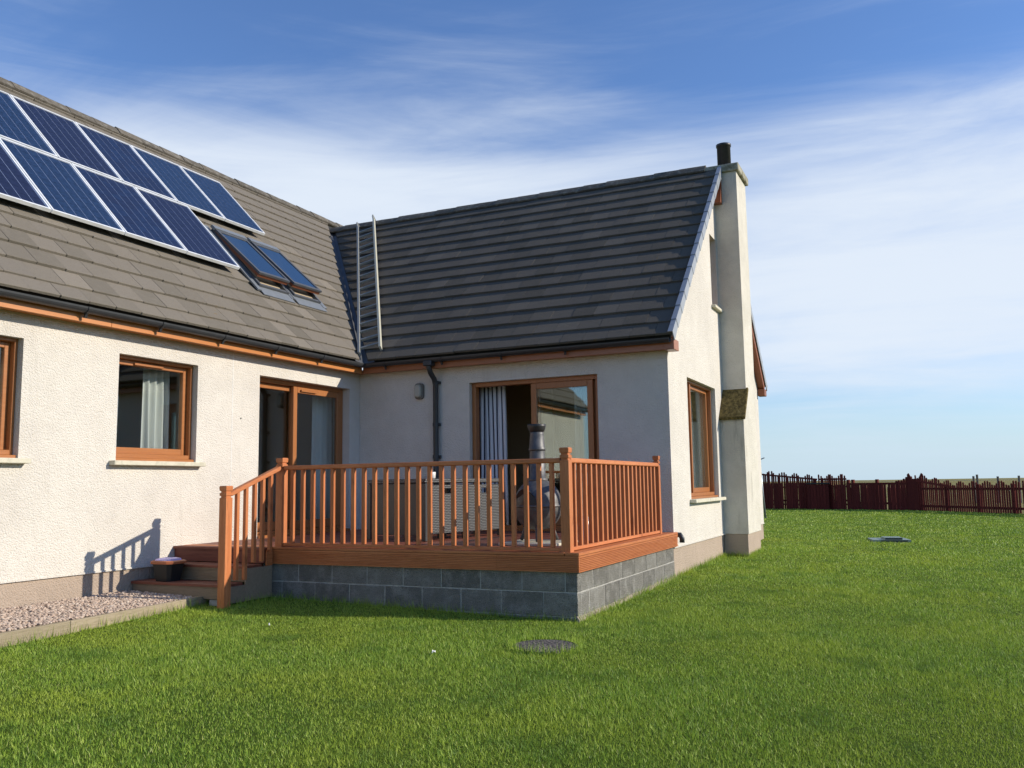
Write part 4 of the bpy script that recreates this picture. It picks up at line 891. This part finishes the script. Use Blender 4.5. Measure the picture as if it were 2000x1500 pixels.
# ------------------------------------------------------------------ fences
def lerp(p, q, t): return (p[0]+(q[0]-p[0])*t, p[1]+(q[1]-p[1])*t)
PK = {}
def picket_mesh(w, h):
    key = (round(w, 3), round(h/.02))
    if key not in PK:
        hh = key[1]*.02; b = B(); b.loft([[(-w/2, -.009, 0), (w/2, -.009, 0), (w/2, .009, 0), (-w/2, .009, 0)], [(-w/2, -.009, hh-.03), (w/2, -.009, hh-.03), (w/2, .009, hh-.03), (-w/2, .009, hh-.03)], [(-w/4, -.009, hh), (w/4, -.009, hh), (w/4, .009, hh), (-w/4, .009, hh)]])
        PK[key] = pydata('picket', b.v, b.f, 'fence')
    return PK[key]
def fence_run(t, p, q, pit, w, hfun, rails, postat, offs=0., gapskip=0., hpost=None):
    p, q = Vector(p), Vector(q); d = q-p; L = d.length; d.normalize(); nrm = Vector((-d.y, d.x)); a = math.atan2(d.y, d.x); n = int(L/pit)
    for i in range(n):
        s = (i+.5)*pit; c = p+d*s+nrm*offs; z = float(g(c.x, c.y))
        if random.random() < gapskip: continue
        inst('picket', picket_mesh(w, hfun(s, L)), t, Matrix.Translation((c.x, c.y, z-.02)) @ Matrix.Rotation(a+random.uniform(-.03, .03), 4, 'Z') @ Matrix.Rotation(random.uniform(-.012, .012), 4, 'Y'))
    for (za, zb, hh) in rails:
        m0 = p+nrm*(offs+.03); m1 = q+nrm*(offs+.03); b = B(); b.bar((m0.x, m0.y, float(g(*m0))+za), (m1.x, m1.y, float(g(*m1))+zb), .035, hh); b.obj('rail', 'fence', t)
    for s in postat:
        c = p+d*s+nrm*(offs+.085); z = float(g(c.x, c.y)); hp = hpost if hpost else hfun(s, L)-.08
        b = B(); b.box(-.05, .05, -.05, .05, -.1, hp); inst('post', pydata('post', b.v, b.f, 'fence'), t, Matrix.Translation((c.x, c.y, z)) @ Matrix.Rotation(a, 4, 'Z'))
tf = thing('tall_fence', 'dark red picket fence with a wavy top, highest behind the house', 'fence', (26.4, -3, .1), 0, 'dark red garden fences')
wave = lambda s, per, amp: amp*(abs(math.cos(math.pi*s/per))**1.6)
hT = lambda s, L: 1.50-.26*min(1, max(0, (s-5.6)/2.3))+wave(s, .51, .17)
fence_run(tf, FP[0], FP[1], .085, .064, hT, ((.35, .35, .07),), (1.5, 3.5, 5.5, 7.9), hpost=1.2)
for (sa, sb, za, zb) in ((0, 5.6, 1.46, 1.46), (5.6, 8.0, 1.46, 1.20)):
    p_, q_ = Vector(FP[0])+(Vector(FP[1])-Vector(FP[0]))*(sa/8.04), Vector(FP[0])+(Vector(FP[1])-Vector(FP[0]))*(sb/8.04); b = B(); b.bar((p_.x+.03, p_.y, float(g(*p_))+za), (q_.x+.03, q_.y, float(g(*q_))+zb), .035, .07); b.obj('rail', 'fence', tf)
fence_run(tf, (27.2, 4.0), (26.40, -4.0), .102, .092, lambda s, L: 1.10, ((.9, .9, .06), (.2, .2, .06)), (), offs=-.05, gapskip=.05)
fence_run(tf, FP[1], FP[2], .085, .064, lambda s, L: 1.25+wave(s, .51, .18), ((1.20, 1.20, .07), (.35, .35, .07)), (), hpost=1.2)
fence_run(tf, FP[1], FP[2], .10, .09, lambda s, L: 1.0, ((.9, .9, .06), (.2, .2, .06)), (), offs=-.05, gapskip=.06)
b = B(); c = lerp(FP[1], FP[2], .02); z = float(g(*c))
tb = thing('compost_bin', 'dark brown slatted bin standing against the wavy fence', 'bin', (c[0]-.35, c[1]-.05, z))
for i in range(7): box('slat', 'fence', tb, c[0]-.42, c[0]-.36, c[1]-.40+i*.118, c[1]-.40+i*.118+.11, z-.02, z+1.0)
box('side', 'fence', tb, c[0]-.359, c[0]-.1, c[1]-.40, c[1]-.37, z-.02, z+.98); box('side', 'fence', tb, c[0]-.359, c[0]-.1, c[1]+.37, c[1]+.40, z-.02, z+.98); box('lid', 'tub', tb, c[0]-.46, c[0]-.08, c[1]-.44, c[1]+.44, z+1.005, z+1.06, .01)
t = thing('low_fence', 'flat topped dark red board fence between the wavy fences', 'fence', (25.3, -6.3, .1), 0, 'dark red garden fences')
fence_run(t, FP[2], FP[3], .096, .088, lambda s, L: 1.06 if s < 2.0 else 1.06+.26*max(0, (s-2.0)/.75)**1.3+.06*abs(math.cos(s*9)), ((1.0, 1.0, .08), (.25, .25, .08)), (.05, .25, 1.25), gapskip=.05, hpost=1.17)
fence_run(t, FP[2], FP[3], .096, .05, lambda s, L: .88, (), (), offs=.05, gapskip=.1)
t = thing('corner_fence_post', 'broad dark red corner board of the fence with two pointed ears', 'fence post', (24.75, -7.6, .1))
c = Vector((24.68, -7.62)); z = float(g(c.x, c.y))
dd = Vector((.45, .9)).normalized(); pr = [(-.30, -.05), (.30, -.05), (.30, 1.33), (.24, 1.38), (.12, 1.17), (-.12, 1.17), (-.24, 1.38), (-.30, 1.33)]
b = B(); b.loft([[(x, -.01, zz_) for x, zz_ in pr], [(x, .02, zz_) for x, zz_ in pr]]); inst('board', pydata('board', b.v, b.f, 'fence'), t, Matrix.Translation((c.x, c.y, z)) @ Matrix.Rotation(math.atan2(dd.y, dd.x), 4, 'Z'))
b = B(); b.box(c.x+.04, c.x+.16, c.y-.06, c.y+.06, z-.1, z+1.1); b.obj('post', 'fence', t)
t = thing('picket_fence', 'dark red picket fence with scalloped top stepping down beside the field', 'fence', (21, -10.5, .1), 0, 'dark red garden fences')
hR = lambda s, L: .93+.30*max(0, 1-s/2.0)+wave(s+.1, .62, .16)
fence_run(t, FP[3], FP[4], .103, .070, hR, ((.80, .80, .075), (.17, .17, .08)), (1.62, 3.15, 4.7), hpost=.95)
b = B(); d0 = Vector(FP[3]); d1 = Vector(lerp(FP[3], FP[4], .38)); b.bar((d0.x-.02, d0.y, float(g(*d0))+1.10), (d1.x-.02, d1.y, float(g(*d1))+.86), .03, .07); b.obj('sloping_rail', 'fence', t)
fence_run(t, FP[4], FP[5], .103, .070, lambda s, L: .93+wave(s, .62, .16), ((.80, .80, .075), (.17, .17, .08)), (.4, 2.2), hpost=.95)
for i, (x, y, h) in enumerate(((34.9, -10.0, 1.25), (35.1, -10.16, 1.32), (35., -11.0, 1.22), (35., -11.85, 1.24))):
    z = float(g(x, y)); b = B(); b.tube([(x, y, z-.2), (x+random.uniform(-.02, .02), y+.01, z+h)], .05, 8); o = b.obj('field_post', 'fence_post_grey', None); tag(o, 'round wooden stock fence post standing in the field', 'post', 'wire fence posts in the field')
for zz_ in (.45, .8, 1.05):
    b = B(); b.tube([(35., -4.0, .13+zz_), (35., -18., .13+zz_)], .006, 5); o = b.obj('fence_wire', 'steel', None); tag(o, ['lowest', 'middle', 'top'][int((zz_-.3)/.3)]+' wire strung between the field posts', 'wire')

# ------------------------------------------------------------------ grass blades
def blades():
    yaw0 = math.atan2(fw.x, fw.y); R0, R1, half = 3.2, 48., .70; r_ = np.linspace(R0, R1, 4000)
    rho = 10000*np.minimum(1, (8.5/r_)**2.6); cdf = np.cumsum(rho*r_); tot = cdf[-1]*(r_[1]-r_[0])*2*half; n = int(tot); cdf /= cdf[-1]
    rad = np.interp(rng.random(n), cdf, r_); az = yaw0+rng.uniform(-half, half, n)
    x = CAMP.x+rad*np.sin(az); y = CAMP.y+rad*np.cos(az)
    inb = lambda a, b_, c, d: (x > a) & (x < b_) & (y > c) & (y < d)
    bad = inb(AU0-.5, 7.1, -.0, 7.2) | inb(-.0, 7.05, -LC, 8) | inb(DU-.005, .02, DV-.005, 1) | inb(3.17, CR, CF, -4) | inb(-4.32, -3.4, -1.36, .1)
    tt = (x+9.4)/(5.26); el = -1.33+.33*np.clip(tt, 0, 1)
    bad |= (x < -4.12) & (y > el); bad |= (x+4.73)**2+(y+5.12)**2 < .262**2; bad |= (np.abs(x-7.5) < .36) & (np.abs(y+7.25) < .36)
    def beyond(p, q): dx, dy = q[0]-p[0], q[1]-p[1]; return (-(x-p[0])*dy+(y-p[1])*dx) > 0
    bad |= beyond(FP[0], FP[1]) | beyond(FP[2], FP[3]) | beyond(FP[3], FP[4])
    ok = ~bad; x, y, rad = x[ok], y[ok], rad[ok]; n = len(x); z = g(x, y)
    ph = rng.uniform(0, 2*math.pi, n); lean = np.radians(rng.uniform(12, 84, n)); la = rng.uniform(0, 2*math.pi, n)
    patch = .75+.35*np.sin(x*1.7+1.3*np.sin(y*1.1))*np.sin(y*1.9+np.sin(x*.8))
    h = rng.gamma(7, .0034, n).clip(.010, .05)*patch; h *= np.where(rng.random(n) < .02, 1.5, 1)
    near = (inb(DU-.12, DU, DV, -1.3) | inb(DU, 0, DV-.12, DV) | inb(0, 4.6, -LC-.13, -LC) | inb(3.1, 4.6, CF-.12, CF) | ((x < -4.1) & (y > el-.10)))[ok] if False else None
    w = .0040*np.maximum(1, rad/8.5)**1.9*rng.uniform(.7, 1.4, n)
    wx, wy = np.cos(ph)*w/2, np.sin(ph)*w/2
    V = np.empty((n, 3, 3)); V[:, 0] = np.stack([x-wx, y-wy, z-.004], -1); V[:, 1] = np.stack([x+wx, y+wy, z-.004], -1)
    h = h*1.12; V[:, 2] = np.stack([x+h*np.sin(lean)*np.cos(la), y+h*np.sin(lean)*np.sin(la), z+.006+h*np.cos(lean)], -1)
    me = bpy.data.meshes.new('lawn_grass'); fast_mesh(me, V.reshape(-1, 3), np.arange(3*n), 3); me.materials.append(MT['blade'])
    o = bpy.data.objects.new('lawn_grass', me); link(o); tag(o, 'short green lawn grass round the house', 'grass', kind='stuff'); return n
NB = blades()
# longer tufts the mower cannot reach, along walls and edging
def tufts():
    segs = [((DU-.01, DV-.02), (DU-.01, -1.4), 1300), ((DU, DV-.015), (0, DV-.015), 1300), ((0.05, -LC-.02), (3.15, -LC-.02), 1300), ((3.16, CF-.01), (CR, CF-.01), 700), ((3.15, -LC-.02), (3.15, CF), 350), ((-8, -1.275), (-4.12, -1.035), 1300), ((-4.4, -1.42), (-3.6, -1.42), 260)]
    P_ = []
    for p, q, n in segs:
        t_ = rng.random(n); P_.append(np.stack([p[0]+(q[0]-p[0])*t_, p[1]+(q[1]-p[1])*t_], -1)+rng.normal(0, .02, (n, 2))*np.array([1, 1]))
    th = rng.uniform(0, 6.28, 900); rr_ = rng.uniform(.262, .30, 900); P_.append(np.stack([-4.73+rr_*np.cos(th), -5.12+rr_*np.sin(th)], -1))
    P_ = np.concatenate(P_); x, y = P_[:, 0], P_[:, 1]; n = len(x); z = g(x, y); h = rng.gamma(4, .016, n).clip(.02, .14); ph = rng.uniform(0, 6.28, n); la = rng.uniform(0, 6.28, n); w = rng.uniform(.004, .007, n)
    V = np.empty((n, 3, 3)); V[:, 0] = np.stack([x-np.cos(ph)*w/2, y-np.sin(ph)*w/2, z-.004], -1); V[:, 1] = np.stack([x+np.cos(ph)*w/2, y+np.sin(ph)*w/2, z-.004], -1)
    ln = rng.uniform(.1, .6, n); V[:, 2] = np.stack([x+h*ln*np.cos(la), y+h*ln*np.sin(la), z+h*.9], -1)
    me = bpy.data.meshes.new('edge_grass'); fast_mesh(me, V.reshape(-1, 3), np.arange(3*n), 3); me.materials.append(MT['blade']); o = bpy.data.objects.new('edge_grass', me); link(o); tag(o, 'longer uncut grass along the foot of the walls', 'grass', kind='stuff')
tufts()
print('blades', NB, 'objects', len(bpy.data.objects))
